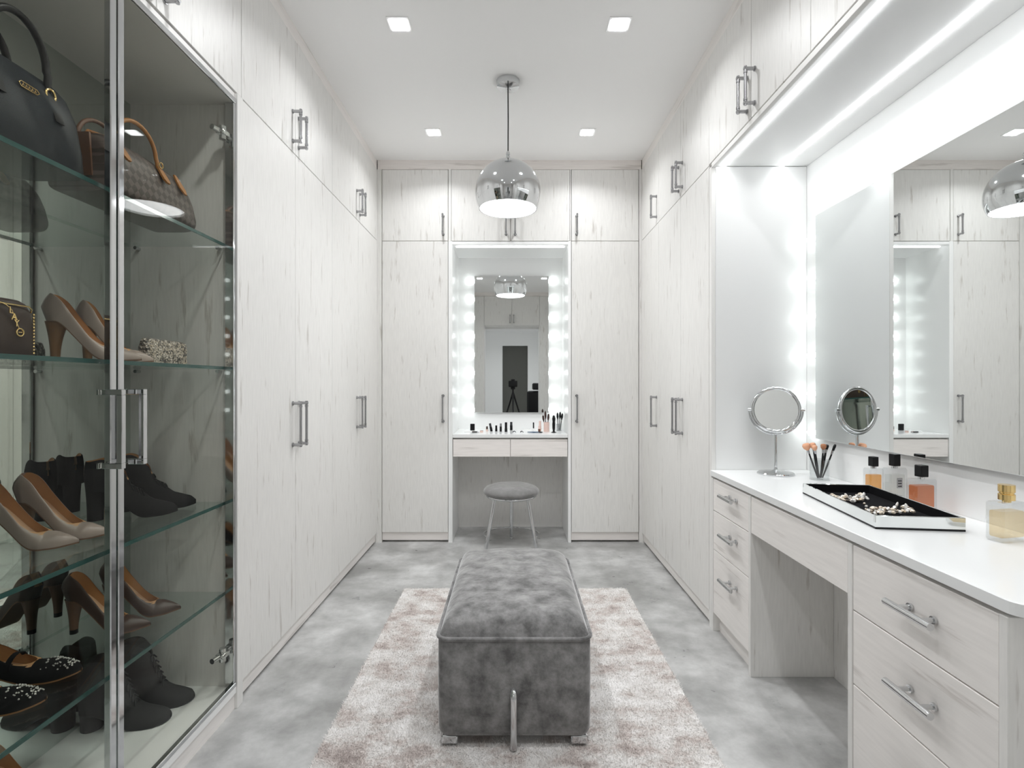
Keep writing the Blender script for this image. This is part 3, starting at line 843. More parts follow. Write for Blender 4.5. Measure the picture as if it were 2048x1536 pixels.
BW = [(0, 0), (.015, .016), (.05, .026), (.12, .033), (.28, .034), (.42, .033), (.6, .038), (.72, .039), (.82, .034), (.91, .024), (.97, .013), (1, .002)]
def bootie(heel, toe, z, label, L, Hh, top, upper, heelm, hs, lin='tan', lace='blackfab', wt=BW, name='ankle_boot', rnd=0.0):
    hu = [(0, top), (.06, top), (.30, top + .012), (.42, top + .010), (.50, top * .80 + .0), (.60, .062 + Hh * .12), (.72, .047), (.84, .037), (.94, .026), (1, .010)]
    o, zb = shoe(name, heel, toe, z, label, 'boot', L, Hh, hu, wt, .46, t0=.25, cc=.80, upper=upper, lining=lin, insole='insole', sole=heelm, heelm=heelm, hs=hs, hx=hs[0] + .004, back=(.004, .001, .004), descent=(.16, .66))
    mb = MB()
    for i in range(6):
        t = .47 + i * .028
        zc = zb(t) + itp(hu, t)
        x = t * L
        mb.tube([(x + .006, -.017, zc - .012), (x + .001, -.008, zc + .0005), (x - .001, 0, zc + .003), (x + .001, .008, zc + .0005), (x + .006, .017, zc - .012)], .0022, 6)
    obj('laces', mb, lace, o, smooth=60, world=False)
    return o
bootie((-1.268, 1.55), (-1.08, 1.655), .7153, 'black suede heeled bootie nearer the taupe pumps', .235, .088, .085, 'blackfab', 'blackfab', (.025, .024, .020, .020))
bootie((-1.262, 1.655), (-1.075, 1.765), .7153, 'black suede lace-up bootie beside the cabinet end panel', .225, .088, .085, 'blackfab', 'blackfab', (.025, .024, .020, .020))
BWr = [(0, 0), (.015, .018), (.05, .028), (.12, .036), (.28, .037), (.42, .037), (.6, .042), (.75, .044), (.86, .040), (.94, .030), (.985, .016), (1, .003)]
bootie((-1.31, 1.585), (-1.07, 1.635), .0783, 'grey suede lace-up ankle boot on the cabinet floor, nearer the door seam', .25, .052, .150, 'greysuede', 'greydark', (.031, .031, .029, .029), 'greysuede', 'greydark', BWr)
bootie((-1.285, 1.690), (-1.07, 1.735), .0783, 'grey suede lace-up ankle boot on the cabinet floor, nearer the end panel', .235, .052, .150, 'greysuede', 'greydark', (.031, .031, .029, .029), 'greysuede', 'greydark', BWr)
# jewelled black flats
FH = [(0, .075), (.08, .070), (.2, .05), (.4, .036), (.6, .036), (.75, .036), (.87, .030), (.95, .020), (1, .008)]
FW = [(0, 0), (.015, .013), (.05, .022), (.12, .029), (.3, .030), (.5, .036), (.66, .041), (.78, .040), (.88, .031), (.95, .020), (.985, .011), (1, .002)]
def flat(heel, toe, label):
    o, zb = shoe('jewelled_flat', heel, toe, .4058, label, 'shoe', .24, .022, FH, FW, .60, t0=.30, upper='blackfab', lining='tan', sole='heelwood', heelm='black', hs=(.028, .027, .025, .024), hx=.034, descent=(.2, .6))
    mb = MB(); L = .24
    rr = random.Random(5)
    for i in range(64):
        t = rr.uniform(.70, .95); q = rr.uniform(-.75, .75)
        h = itp(FH, t); ww = itp(FW, t)
        yy = ww * q; zz = zb(t) + h * math.sqrt(max(.05, 1 - q * q))
        mb.sphere((t * L, yy, zz + .001), rr.uniform(.0012, .0027), 5, 4)
    c = obj('crystal_trim', mb, 'stonew', o, world=False); tag(c, kind='stuff')
    # instep strap
    t = .42; h = itp(FH, t); ww = itp(FW, t)
    pts = [(t * L, ww * math.cos(a), zb(t) + h * .55 + .030 * math.sin(a)) for a in np.linspace(0, PI, 13)]
    rings = [[(x - .006, y, z), (x + .006, y, z), (x + .006, y * .95, z - .002), (x - .006, y * .95, z - .002)] for x, y, z in pts]
    mb = MB(); mb.loft(rings); obj('strap', mb, 'blackfab', o, world=False)
flat((-1.285, 1.13), (-1.055, 1.18), 'black flat with sparkling jewelled toe, farther from the dark brown pumps')
flat((-1.305, 1.255), (-1.075, 1.30), 'black flat with sparkling jewelled toe, nearer the dark brown pumps')

# ------------------------------------------------------------------ handbags (local x = out to the aisle, y = along shelf)
def sring(hx, hy, z, e=4.0, n=40, cx=0.0, cy=0.0):
    out = []
    for k in range(n):
        a = 2 * PI * k / n; c, s_ = math.cos(a), math.sin(a)
        out.append((cx + hx * math.copysign(abs(c) ** (2 / e), c), cy + hy * math.copysign(abs(s_) ** (2 / e), s_), z))
    return out
b = thing('tote_bag', (-1.085, 1.105, 1.6023), 'navy leather tote bag with black rolled handles and gold hardware on the top shelf', 'handbag')
mb = MB()
mb.loft([sring(.076, .142, .0, 7), sring(.08, .147, .008, 7), sring(.078, .147, .06, 6), sring(.066, .146, .13, 5), sring(.046, .140, .178, 4.5), sring(.030, .130, .198, 4), sring(.018, .122, .203, 4)])
obj('body', mb, 'navy', b, smooth=50, world=False)
for sg in (1, -1):
    y0 = .068
    pts = [(sg * .043, -y0, .165), (sg * .046, -y0, .205)]
    for a in np.linspace(PI, 0, 17):
        pts.append((sg * .042, y0 * math.cos(a) * 1.0, .215 + .085 * math.sin(a)))
    pts += [(sg * .046, y0, .205), (sg * .043, y0, .165)]
    hd = obj('handle', MB().tube(pts, .0075, 10), 'navyblack', b, smooth=60, world=False)
    for s2 in (1, -1):
        ring = [(sg * .052, s2 * y0 + .012 * math.cos(a), .163 + .013 * math.sin(a)) for a in np.linspace(0, 2 * PI, 18, endpoint=False)]
        obj('ring', MB().tube(ring, .0026, 8, loop=True), 'gold', hd, smooth=60, world=False)
        tb = MB(); w_ = .011
        tb.loft([[(sg * (.056 + f * .019), s2 * y0 - w_, .155 - f * .055), (sg * (.056 + f * .019), s2 * y0 + w_, .155 - f * .055), (sg * (.053 + f * .019), s2 * y0 + w_, .155 - f * .055), (sg * (.053 + f * .019), s2 * y0 - w_, .155 - f * .055)] for f in (0, .5, 1)])
        obj('strap_tab', tb, 'navyblack', hd, world=False)
# gold script badge on the aisle face
bd = MB(); bd.tube([(.0665 , -.024 + .003 * 0, .142), (.0665, -.018, .147), (.0665, .018, .147), (.0665, .024, .142), (.0665, .018, .137), (.0665, -.018, .137)], .0013, 6, loop=True)
for i in range(5):
    y = -.014 + i * .007
    bd.tube([(.067, y - .002, .139), (.067, y, .145), (.067, y + .002, .139)], .0009, 5)
bdo = obj('badge', bd, 'gold', b, smooth=60, world=False)

b = thing('duffel_bag', (-1.085, 1.49, 1.6023), 'brown patterned canvas bag with cognac leather handles on the top shelf', 'handbag')
mb = MB(); rings = []
for y, f in ((-.178, .80), (-.172, .93), (-.15, 1.0), (0, 1.03), (.15, 1.0), (.170, .93), (.178, .84)):
    hx_, hz_ = .085, .158 * f
    ring = []
    for k in range(32):
        a = 2 * PI * k / 32; c, s_ = math.cos(a), math.sin(a)
        e = 5.0 if s_ < 0 else 3.0
        q = s_ if s_ < 0 else s_
        zz = .5 + .5 * math.copysign(abs(s_) ** (2 / e), s_)
        tp = 1 - .45 * zz ** 2
        yo = y * (1.02 - .13 * zz ** 2)
        ring.append((hx_ * (.6 + .4 * f) * tp * math.copysign(abs(c) ** (2 / e), c), yo, zz * hz_ * 1.06))
    rings.append(ring)
mb.loft(rings)
obj('body', mb, 'monogram', b, smooth=60, world=False)
for sg in (1, -1):
    pts = [(sg * .055, -.125, .135), (sg * .053, -.122, .16)]
    for a in np.linspace(PI * .97, .03 * PI, 15): pts.append((sg * .05, -.045 + .077 * math.cos(a), .165 + .07 * math.sin(a)))
    pts += [(sg * .053, .032, .16), (sg * .055, .035, .135)]
    hd = obj('handle', MB().tube(pts, .0058, 8), 'heelbrown' if sg < 0 else 'cognac', b, smooth=60, world=False)
    for yy in (-.123, .033):
        tb = MB(); w_ = .012
        tb.loft([[(sg * (.058 + g * .030), yy - w_ * q, .150 - g * .050), (sg * (.058 + g * .030), yy + w_ * q, .150 - g * .050), (sg * (.053 + g * .030), yy + w_ * q, .148 - g * .050), (sg * (.053 + g * .030), yy - w_ * q, .148 - g * .050)] for g, q in ((0, .6), (.5, 1), (.85, 1), (1, .5))])
        obj('strap_tab', tb, 'cognac', hd, world=False)
        obj('ring', MB().tube([(sg * .064, yy + .008 * math.cos(a), .152 + .008 * math.sin(a)) for a in np.linspace(0, 2 * PI, 14, endpoint=False)], .0018, 6, loop=True), 'gold', hd, smooth=60, world=False)
tb = MB(); w_ = .012
tb.loft([[(.050 + g * .034, .118 - w_ * q, .158 - g * .060), (.050 + g * .034, .118 + w_ * q, .158 - g * .060), (.046 + g * .034, .118 + w_ * q, .156 - g * .060), (.046 + g * .034, .118 - w_ * q, .156 - g * .060)] for g, q in ((0, .4), (.25, .8), (.7, 1.1), (1, .5))])
obj('luggage_tag', tb, 'cognac', b, world=False)
obj('zip_band', MB().tube([(0, -.165, .140), (0, -.15, .165), (0, -.1, .1745), (0, 0, .1765), (0, .1, .1745), (0, .15, .165), (0, .165, .140)], .0045, 6), 'cognac', b, smooth=60, world=False)
mb = MB(); mb.loft([[(-.035, -.181, .04), (.035, -.181, .04), (.035, -.177, .04), (-.035, -.177, .04)], [(-.025, -.178, .15), (.025, -.178, .15), (.025, -.172, .15), (-.025, -.172, .15)]])
obj('end_tab', mb, 'heelbrown', b, world=False)

b = thing('studded_handbag', (-1.10, 1.052, 1.1803), 'dark brown boxy handbag with gold studs and letter charms', 'handbag')
mb = MB()
mb.loft([sring(.05, .108, 0, 8), sring(.053, .111, .006, 8), sring(.052, .111, .06, 8), sring(.048, .110, .095, 6), sring(.042, .104, .114, 5), sring(.034, .095, .121, 5)])
obj('body', mb, 'bagbrown', b, smooth=50, world=False)
pp = [(.0465, -.1, .1085), (.0465, .09, .1085), (.043, .101, .104), (.03, .109, .09)]
obj('zip', MB().tube(pp, .0018, 6), 'gold', b, smooth=60, world=False)
mb = MB()
for c_ in (0, 1):
    for i in range(13):
        mb.sphere((.0505 - .010 * c_, .0975 + .011 * c_, .008 + i * .007), .0026, 6, 4)
tag(obj('studs', mb, 'gold', b, smooth=60, world=False), kind='stuff')
def text_mb(s_, size, depth):
    cu = bpy.data.curves.new('t', 'FONT'); cu.body = s_; cu.size = size; cu.extrude = depth; cu.align_x = 'CENTER'
    to = bpy.data.objects.new('t', cu); COL.objects.link(to)
    bpy.context.view_layer.update()
    me = to.to_mesh(); mb = MB(); mb.add([tuple(v_.co) for v_ in me.vertices], [tuple(p_.vertices) for p_ in me.polygons])
    to.to_mesh_clear(); bpy.data.objects.remove(to); bpy.data.curves.remove(cu)
    return mb
ROT = Matrix(((0, 0, 1, 0), (1, 0, 0, 0), (0, 1, 0, 0), (0, 0, 0, 1)))
for ch, yy, zz in (('L', .040, .088), ('A', .047, .075), ('Y', .052, .062)):
    obj('letter_charm', text_mb(ch, .020, .0012).xf(Matrix.Translation((.0555, yy, zz)) @ ROT), 'gold', b, world=False)
obj('coin_charm', MB().tube([(.0555, .060 + .008 * math.cos(a), .050 + .008 * math.sin(a)) for a in np.linspace(0, 2 * PI, 16, endpoint=False)], .0018, 6, loop=True).tube([(.0555, .056, .050), (.0555, .064, .050)], .0012, 5), 'gold', b, smooth=60, world=False)
obj('charm_chain', MB().tube([(.044, .02, .112), (.053, .032, .105), (.0555, .042, .095), (.0555, .058, .058)], .001, 5), 'gold', b, smooth=60, world=False)

b = thing('beaded_clutch', (-1.088, 1.635, 1.1803), 'small sparkling beaded clutch bag beside the taupe pumps', 'clutch bag')
mb = MB(); mb.loft([sring(.018, .092, 0, 6), sring(.020, .094, .006, 6), sring(.019, .094, .05, 6), sring(.013, .090, .073, 5), sring(.007, .085, .077, 5)])
obj('body', mb, 'sequin', b, smooth=50, world=False)
mb = MB(); rr = random.Random(9)
for i in range(420):
    yy = rr.uniform(-.088, .088); zz = rr.uniform(.004, .07)
    mb.sphere((.0185 - max(0, zz - .05) * .25, yy, zz), rr.uniform(.0012, .0026), 5, 3)
tag(obj('beads', mb, 'stone', b, world=False), kind='stuff')

# ------------------------------------------------------------------ things on the long vanity counter
ZC = CT + .0003
mx, my = 1.147, 2.292
t = thing('makeup_mirror', (mx, my, ZC), 'round chrome makeup mirror on a slim stand', 'makeup mirror', rz=math.radians(-14))
obj('base', MB().lathe([(.074, 0), (.075, .004), (.072, .008), (.02, .012), (.008, .02), (.0065, .03)], 40), 'chrome', t, smooth=40, world=False)
obj('stem', MB().tube([(0, 0, .02), (0, 0, .172)], .0062, 14), 'chrome', t, smooth=60, world=False)
zc = .280
yoke = [(.108 * math.sin(a), 0, zc - .108 * math.cos(a)) for a in np.linspace(-PI / 2 - .05, PI / 2 + .05, 33)]
obj('yoke', MB().tube(yoke, .0042, 8), 'chrome', t, smooth=60, world=False)
obj('pivot', MB().tube([(-.114, 0, zc), (-.096, 0, zc)], .0075, 12), 'chrome', t, smooth=60, world=False)
obj('pivot', MB().tube([(.114, 0, zc), (.096, 0, zc)], .0075, 12), 'chrome', t, smooth=60, world=False)
tl = Matrix.Translation((0, 0, zc)) @ Matrix.Rotation(math.radians(-3), 4, 'X')
ringm = MB().tube([(.094 * math.cos(a), 0, .094 * math.sin(a)) for a in np.linspace(0, 2 * PI, 48, endpoint=False)], .0085, 10, loop=True).xf(tl)
obj('rim', ringm, 'chrome', t, smooth=60, world=False)
dm = MB().lathe([(.0005, -.004), (.090, -.004), (.090, .004), (.0005, .004)], 44).xf(tl @ Matrix.Rotation(PI / 2, 4, 'X'))
obj('mirror_disc', dm, 'mirror', t, smooth=40, world=False)

cxp, cyp = 1.258, 2.155
t = thing('brush_cup', (cxp, cyp, ZC), 'clear glass cup holding makeup brushes beside the round mirror', 'cup')
obj('glass_wall', MB().lathe([(.001, .0), (.036, 0), (.037, .003), (.037, .084), (.035, .084), (.034, .006), (.001, .006)], 32), 'clearcup', t, smooth=40, world=False)
BR = [(-.016, -.006, -.30, .10, 'orange', .014, .030, 'flat fan'), (-.002, .014, -.10, .12, 'orange', .011, .026, 'tall'), (.004, -.008, .05, -.06, 'brushtip', .010, .024, 'x'), (.014, .004, .22, .05, 'black', .006, .022, 'x'), (.018, -.004, .36, -.04, 'black', .005, .030, 'x'), (-.010, -.012, -.20, -.10, 'orange', .009, .022, 'x'), (.008, .012, .30, .12, 'black', .005, .024, 'x')]
M['brushtip'] = mat('brown_bristles', (.42, .19, .10), .9)
BL = ['wide peach-tipped makeup brush leaning out of the cup toward the round mirror', 'tall peach-tipped makeup brush in the middle of the cup', 'brown-tipped makeup brush in the glass cup', 'thin black-tipped makeup brush standing in the glass cup', 'black-tipped brush leaning most toward the wall mirror', 'small peach-tipped brush low in the glass cup', 'black-tipped brush at the back of the glass cup']
for (bx, by, tx, ty, bm_, br_, bl_, _), lab in zip(BR, BL):
    t = thing('makeup_brush', (cxp + bx * .6, cyp + by * .6, ZC + .008), lab, 'makeup brush')
    d_ = Vector((tx, ty, 1)).normalized()
    Lh = .105
    h = MB().tube([(0, 0, 0), d_ * .05, d_ * Lh], [.0022, .0038, .0030], 8)
    obj('handle', h, 'black', t, smooth=60, world=False)
    obj('ferrule', MB().tube([d_ * (Lh - .002), d_ * (Lh + .014)], [.0036, .0048], 10), 'steel', t, smooth=60, world=False)
    q0 = Lh + .012
    obj('bristles', MB().tube([d_ * q0, d_ * (q0 + bl_ * .35), d_ * (q0 + bl_ * .7), d_ * (q0 + bl_ * .95), d_ * (q0 + bl_)], [.0045, br_ * 1.0, br_ * 1.15, br_ * .8, br_ * .2], 12), bm_, t, smooth=70, world=False)

# tray
A = Vector((.983, 1.406)); Bv = Vector((1.216, 1.430)); ang = math.atan2(Bv.y - A.y, Bv.x - A.x)
ang = math.radians(-7.0)
ctr = (1.122, 1.640)
TW, TL, TH = .112, .232, .037
ty = thing('jewellery_tray', (ctr[0], ctr[1], ZC), 'mirrored rectangular tray with black velvet inside, holding jewellery', 'tray', rz=ang)
obj('base', MB().box(-TW, TW, -TL, TL, 0, .005, .001), 'black', ty, world=False)
obj('velvet_lining', MB().box(-TW + .0065, TW - .0065, -TL + .0065, TL - .0065, .005, .009), 'blackvel', ty, world=False)
for (x0, x1, y0, y1) in ((-TW, TW, -TL, -TL + .006), (-TW, TW, TL - .006, TL), (-TW, -TW + .006, -TL + .006, TL - .006), (TW - .006, TW, -TL + .006, TL - .006)):
    wl = obj('side_wall', MB().box(x0, x1, y0, y1, .0045, TH, .0012), 'mirror', ty, world=False)
for (x0, x1, y0, y1) in ((-TW + .006, TW - .006, -TL + .006, -TL + .007), (-TW + .006, TW - .006, TL - .007, TL - .006), (-TW + .006, -TW + .007, -TL + .007, TL - .007), (TW - .007, TW - .006, -TL + .007, TL - .007)):
    obj('inner_lining', MB().box(x0, x1, y0, y1, .009, TH - .002), 'blackvel', ty, world=False)
# jewellery
gem = {}
def gem_mesh(key, sc):
    me = bpy.data.meshes.new('stone')
    mb = MB(); mb.sphere((0, 0, 0), 1.0, 6, 4, sc)
    me.from_pydata(mb.v, [], mb.f); me.update(); me.materials.append(M[key]); return me
g1, g2 = gem_mesh('stone', (1, .8, .7)), gem_mesh('stonew', (1, .7, .8))
ca, sa = math.cos(ang), math.sin(ang)
def necklace(cx, cy, label, seed, length):
    rr = random.Random(seed)
    wx, wy = ctr[0] + ca * cx - sa * cy, ctr[1] + sa * cx + ca * cy
    nk = thing('rhinestone_necklace', (wx, wy, ZC + .0092), label, 'necklace', rz=ang)
    # chain
    path = []
    for i in range(26):
        f = i / 25
        path.append((-.068 + .136 * f + .004 * math.sin(f * 17), -length / 2 * math.cos(f * PI) * .35 + .022 * math.sin(f * PI * 2.3), .004))
    obj('chain', MB().tube(path, .0016, 5), 'stone', nk, smooth=60, world=False)
    for i in range(46):
        f = rr.random(); p = path[int(f * 25)]
        st = bpy.data.objects.new('stone', g1 if rr.random() < .6 else g2)
        COL.objects.link(st); st.parent = nk
        r_ = rr.uniform(.005, .0100)
        st.location = (p[0] + rr.gauss(0, .007), p[1] + rr.gauss(0, .017), r_ * .7 + rr.uniform(0, .007))
        st.scale = (r_, r_, r_); st.rotation_euler = (rr.uniform(-.6, .6), rr.uniform(-.6, .6), rr.uniform(0, 6))
    for i in range(4):
        st = bpy.data.objects.new('stone', g2); COL.objects.link(st); st.parent = nk
        p = path[rr.randrange(26)]
        st.location = (p[0] + rr.gauss(0, .01), p[1] + rr.gauss(0, .01), .015); st.scale = (.006, .006, .013)
        st.rotation_euler = (rr.uniform(-.5, .5), rr.uniform(-.5, .5), rr.uniform(0, 6))
    return nk
necklace(-.030, .080, 'sparkling stone necklace in the tray half nearer the makeup mirror', 3, .14)
necklace(.008, -.075, 'sparkling stone necklace in the tray half nearer the gold-capped perfume', 8, .16)

def bottle(x, y, hw, hd, hb, liq, lf, capm, cap_r, cap_h, label, rz=0, square=True, neck=None, lab_plate=False, group=None):
    t = thing('perfume_bottle', (x, y, ZC), label, 'perfume bottle', rz=rz, group=group)
    def bx(w_, d_, z0, z1, bv):
        return MB().box(-w_, w_, -d_, d_, z0, z1, bv)
    gb = bx(hw, hd, 0, hb, .005)
    obj('glass', gb, 'clear', t, world=False)
    th = .0055
    obj('liquid', bx(hw - th, hd - th, .010, .010 + (hb - .018) * lf, .003), liq, t, world=False)
    obj('neck', MB().lathe([(.009, hb - .001), (.009, hb + .010)], 16), 'chrome' if capm != 'gold' else 'gold', t, smooth=40, world=False)
    if square:
        cp = MB().box(-cap_r, cap_r, -cap_r, cap_r, hb + .006, hb + .006 + cap_h, .0015)
        obj('cap', cp, capm, t, world=False)
    else:
        cp = MB().lathe([(.001, hb + .004), (cap_r, hb + .004), (cap_r, hb + .004 + cap_h * .38), (cap_r * .86, hb + .004 + cap_h * .42), (cap_r * .86, hb + .004 + cap_h * .5), (cap_r, hb + .004 + cap_h * .54), (cap_r, hb + .004 + cap_h), (.001, hb + .004 + cap_h)], 28)
        obj('cap', cp, capm, t, smooth=40, world=False)
    if lab_plate:
        obj('label_plate', MB().box(-.010, .010, -hd - .0012, -hd - .0002, hb * .42, hb * .72), 'steel', t, world=False)
        lt = MB()
        for i in range(2):
            for j in range(3):
                lt.box(-.006 + i * .007, -.001 + i * .007, -hd - .0018, -hd - .0011, hb * (.46 + .08 * j), hb * (.46 + .08 * j) + .003)
        obj('label_print', lt, 'black', t, world=False)
    return t
bottle(1.285, 1.872, .029, .018, .094, 'amber', .8, 'black', .0115, .034, 'amber perfume bottle with black cap nearest the brush cup', rz=.15)
bottle(1.283, 1.765, .034, .019, .112, 'water', .85, 'black', .0120, .040, 'colourless perfume bottle with black cap between the two amber ones', rz=.15, lab_plate=True)
bottle(1.276, 1.640, .038, .020, .098, 'rose', .85, 'black', .0130, .036, 'rose-amber perfume bottle with black cap beside the tray', rz=.12)
bottle(1.243, 1.322, .041, .022, .098, 'pale', .82, 'gold', .017, .038, 'large pale-gold perfume bottle with gold cap', rz=.2, square=False)

# ------------------------------------------------------------------ makeup on the small vanity counter
ZV = .7653
def fx(px, y): return (px - 1026) * y / 1050
def stick(px, y, r_, h, m1, m2, split, label, name='lipstick', cat='lipstick', tilt=0.0, n=12):
    t = thing(name, (fx(px, y), y, ZV), label, cat)
    d_ = Vector((tilt, 0, 1)).normalized()
    obj('base', MB().tube([(0, 0, 0), d_ * (h * split)], r_, n), m1, t, smooth=40, world=False)
    obj('cap', MB().tube([d_ * (h * split), d_ * h], r_ * .88, n), m2, t, smooth=40, world=False)
    return t
t = thing('powder_compact', (fx(945, 4.0), 4.0, ZV), 'square black powder compact standing on the niche counter', 'compact')
obj('case', MB().box(-.017, .017, -.008, .008, 0, .050, .003), 'black', t, world=False)
obj('lid', MB().box(-.0165, .0165, .008, .013, 0, .049, .002), 'black', t, world=False)
t = thing('makeup_pencil', (fx(937, 3.86), 3.86, ZV + .004), 'white makeup pencil lying on the niche counter', 'pencil')
obj('barrel', MB().tube([(-.03, 0, .0), (.03, .004, 0)], .004, 8), 'white', t, smooth=60, world=False)
obj('tip', MB().tube([(.03, .004, 0), (.042, .0055, 0)], [.004, .0008], 8), 'pinkm', t, smooth=60, world=False)
t = thing('mascara_tube', (fx(951, 3.82), 3.82, ZV + .0045), 'short black mascara tube lying beside the white pencil', 'mascara')
obj('tube', MB().tube([(-.025, 0, 0), (.012, .0, 0)], .0045, 10), 'black', t, smooth=60, world=False)
obj('cap', MB().tube([(.012, 0, 0), (.026, .0, 0)], .0038, 10), 'steel', t, smooth=60, world=False)
t = thing('blush_pot', (fx(963, 3.84), 3.84, ZV), 'tiny pink pot on the niche counter beside the lipsticks', 'pot')
obj('jar', MB().lathe([(.001, 0), (.012, 0), (.012, .012), (.001, .012)], 16), 'pinkm', t, smooth=40, world=False)
obj('lid', MB().lathe([(.001, .012), (.013, .012), (.013, .018), (.001, .018)], 16), 'clear', t, smooth=40, world=False)
stick(974, 3.93, .0085, .036, 'pinkm', 'brown', .4, 'short pink and brown lipstick at the end of the row')
stick(983, 3.92, .0095, .060, 'black', 'greydark', .55, 'slanted dark lipstick in the row on the niche counter', tilt=-.2)
stick(992.5, 3.92, .0085, .044, 'black', 'black', .5, 'stout black lipstick in the row on the niche counter')
stick(1001.5, 3.90, .0085, .060, 'black', 'steel', .62, 'black lipstick with a slim pointed top in the row', n=10)
stick(1012, 3.88, .0105, .070, 'black', 'black', .35, 'tallest black lipstick tube in the row')
stick(1022.5, 4.02, .0105, .062, 'black', 'greydark', .6, 'dark lipstick tube set back at the end of the row')
for px, lab in ((1029, 'small dark hair clip nearest the lipsticks'), (1044, 'small dark hair clip nearest the blue brush')):
    t = thing('hair_clip', (fx(px, 3.79), 3.79, ZV), lab, 'hair clip')
    obj('arm', MB().tube([(-.012, 0, .003), (-.008, 0, .012), (0, 0, .014), (.010, 0, .004)], .0026, 6), 'greydark', t, smooth=60, world=False)
    obj('spring', MB().tube([(-.004, -.006, .008), (-.004, .006, .008)], .003, 8), 'steel', t, smooth=60, world=False)
t = thing('makeup_brush', (fx(1070, 3.79), 3.79, ZV + .005), 'navy-handled brush lying flat on the niche counter', 'makeup brush')
obj('handle', MB().tube([(-.055, .004, 0), (-.01, 0, 0), (.03, 0, 0)], [.0025, .0045, .0035], 8), 'blue', t, smooth=60, world=False)
obj('bristles', MB().tube([(.03, 0, 0), (.045, 0, 0), (.058, 0, 0)], [.0042, .005, .001], 8), 'black', t, smooth=60, world=False)
stick(1067, 4.03, .006, .058, 'white', 'black', .22, 'slim black-topped tube against the niche wall', 'lip_gloss', 'lip gloss')
stick(1080, 3.95, .010, .075, 'pinkm', 'pinkm', .5, 'tall blush-pink tube beside the brush pots', 'foundation_tube', 'tube')
stick(1078.5, 3.86, .009, .045, 'heelbrown', 'pinkm', .5, 'short brown and pink tube in front of the brush pots', 'concealer_tube', 'tube')
def brushpot(px, y, r_, h, mtl, label, brushes, bl):
    t = thing('brush_pot', (fx(px, y), y, ZV), label, 'pot')
    obj('wall', MB().lathe([(.001, 0), (r_ * .94, 0), (r_, .003), (r_, h), (r_ * .9, h), (r_ * .86, .004), (.001, .004)], 24), mtl, t, smooth=40, world=False)
    obj('foot_ring', MB().lathe([(r_ * .9, -.0), (r_ * 1.03, 0), (r_ * 1.03, .004), (r_ * .9, .004)], 24), mtl, t, smooth=40, world=False)
    for i, (dx, tx, hh_, bm_) in enumerate(brushes):
        q = thing('makeup_brush', (fx(px, y) + dx * .5, y, ZV + .006), bl[i], 'makeup brush')
        d_ = Vector((tx, .05, 1)).normalized()
        obj('handle', MB().tube([(0, 0, 0), d_ * (hh_ * .62)], .003, 8), 'black', q, smooth=60, world=False)
        obj('bristles', MB().tube([d_ * (hh_ * .6), d_ * (hh_ * .75), d_ * (hh_ * .92), d_ * hh_], [.004, .0085, .007, .001], 10), bm_, q, smooth=60, world=False)
M['bristle_d'] = mat('dark_brown_bristles', (.05, .025, .02), .9)
brushpot(1093, 3.90, .021, .070, 'pinkm', 'blush-pink pot of dark brushes on the niche counter',
         [(-.02, -.14, .118, 'bristle_d'), (-.006, -.04, .145, 'bristle_d'), (.012, .08, .128, 'bristle_d')],
         ['dark brush leaning toward the lipsticks in the pink pot', 'tallest dark brush in the pink pot', 'dark brush leaning toward the black stand in the pink pot'])
brushpot(1118, 3.97, .022, .052, 'clear', 'clear pot of black brushes against the niche side',
         [(-.01, -.05, .132, 'black'), (.006, .05, .138, 'black'), (.018, .14, .128, 'black')],
         ['black brush in the clear pot, nearest the pink pot', 'black brush in the middle of the clear pot', 'black brush in the clear pot touching the niche side'])
t = thing('brush_stand', (fx(1107.5, 3.82), 3.82, ZV), 'black goblet-shaped brush stand on the niche counter', 'brush stand')
obj('foot', MB().lathe([(.001, 0), (.019, 0), (.019, .003), (.008, .008), (.007, .012)], 24), 'black', t, smooth=40, world=False)
obj('cup', MB().lathe([(.007, .010), (.010, .03), (.011, .062), (.009, .08), (.012, .10), (.007, .122), (.001, .126)], 20), 'black', t, smooth=50, world=False)

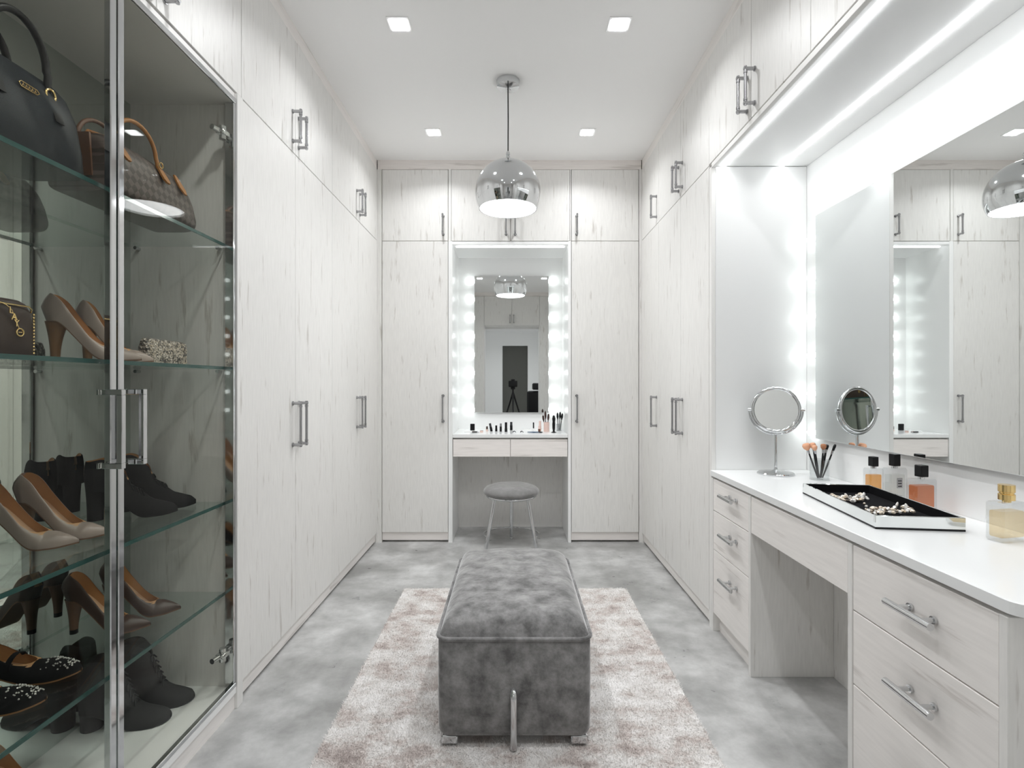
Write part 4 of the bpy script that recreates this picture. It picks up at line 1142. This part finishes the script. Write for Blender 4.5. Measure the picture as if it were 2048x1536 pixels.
# ------------------------------------------------------------------ camera kit seen only in the niche mirror
t = thing('camera_tripod', (0, -.17, 0), 'black tripod with a camera, seen in the niche mirror', 'tripod')
hub = (0, -.17, .98)
for a in (90, 210, 330):
    a = math.radians(a)
    ft = (.34 * math.cos(a), -.17 + .34 * math.sin(a), .012)
    lg = obj('leg', MB().tube([hub, ((hub[0] + ft[0]) / 2, (hub[1] + ft[1]) / 2, .5), ft], [.016, .013, .010], 10), 'black', t, smooth=60)
    obj('rubber_foot', MB().sphere((ft[0], ft[1], .012), .014, 8, 6), 'black', lg, smooth=60)
obj('column', MB().tube([(0, -.17, .75), (0, -.17, 1.05)], .013, 12), 'black', t, smooth=60)
obj('head', MB().box(-.035, .035, -.21, -.13, 1.03, 1.066, .006), 'black', t)
ck_ = thing('photo_camera', (0, -.17, 1.0665), 'black photo camera on the tripod, seen in the niche mirror', 'camera')
obj('body', MB().box(-.07, .07, -.20, -.135, 1.0665, 1.165, .008), 'black', ck_)
obj('prism', MB().box(-.03, .03, -.20, -.145, 1.163, 1.19, .008), 'black', ck_)
obj('lens', MB().tube([(0, -.136, CAMZ), (0, -.075, CAMZ)], .036, 24), 'black', ck_, smooth=50)
t = thing('swivel_chair', (.46, -1.75, 0), 'black swivel chair in the hall, seen in the niche mirror', 'chair')
obj('base', MB().lathe([(.001, 0), (.20, 0), (.20, .012), (.03, .03), (.022, .05)], 24, (.46, -1.75, 0)), 'chrome', t, smooth=40)
obj('column', MB().tube([(.46, -1.75, .04), (.46, -1.75, .44)], .022, 12), 'chrome', t, smooth=60)
obj('seat', MB().box(.25, .67, -1.96, -1.54, .44, .54, .03), 'black', t)
obj('backrest', MB().box(.27, .65, -1.99, -1.92, .54, .98, .03), 'black', t)
obj('headrest', MB().box(.37, .55, -1.99, -1.93, 1.0, 1.13, .02), 'black', t)
obj('headrest_post', MB().box(.44, .48, -1.97, -1.95, .97, 1.01), 'chrome', t)

for o in bpy.data.objects:
    for k_ in ('_o', '_L'):
        if k_ in o: del o[k_]
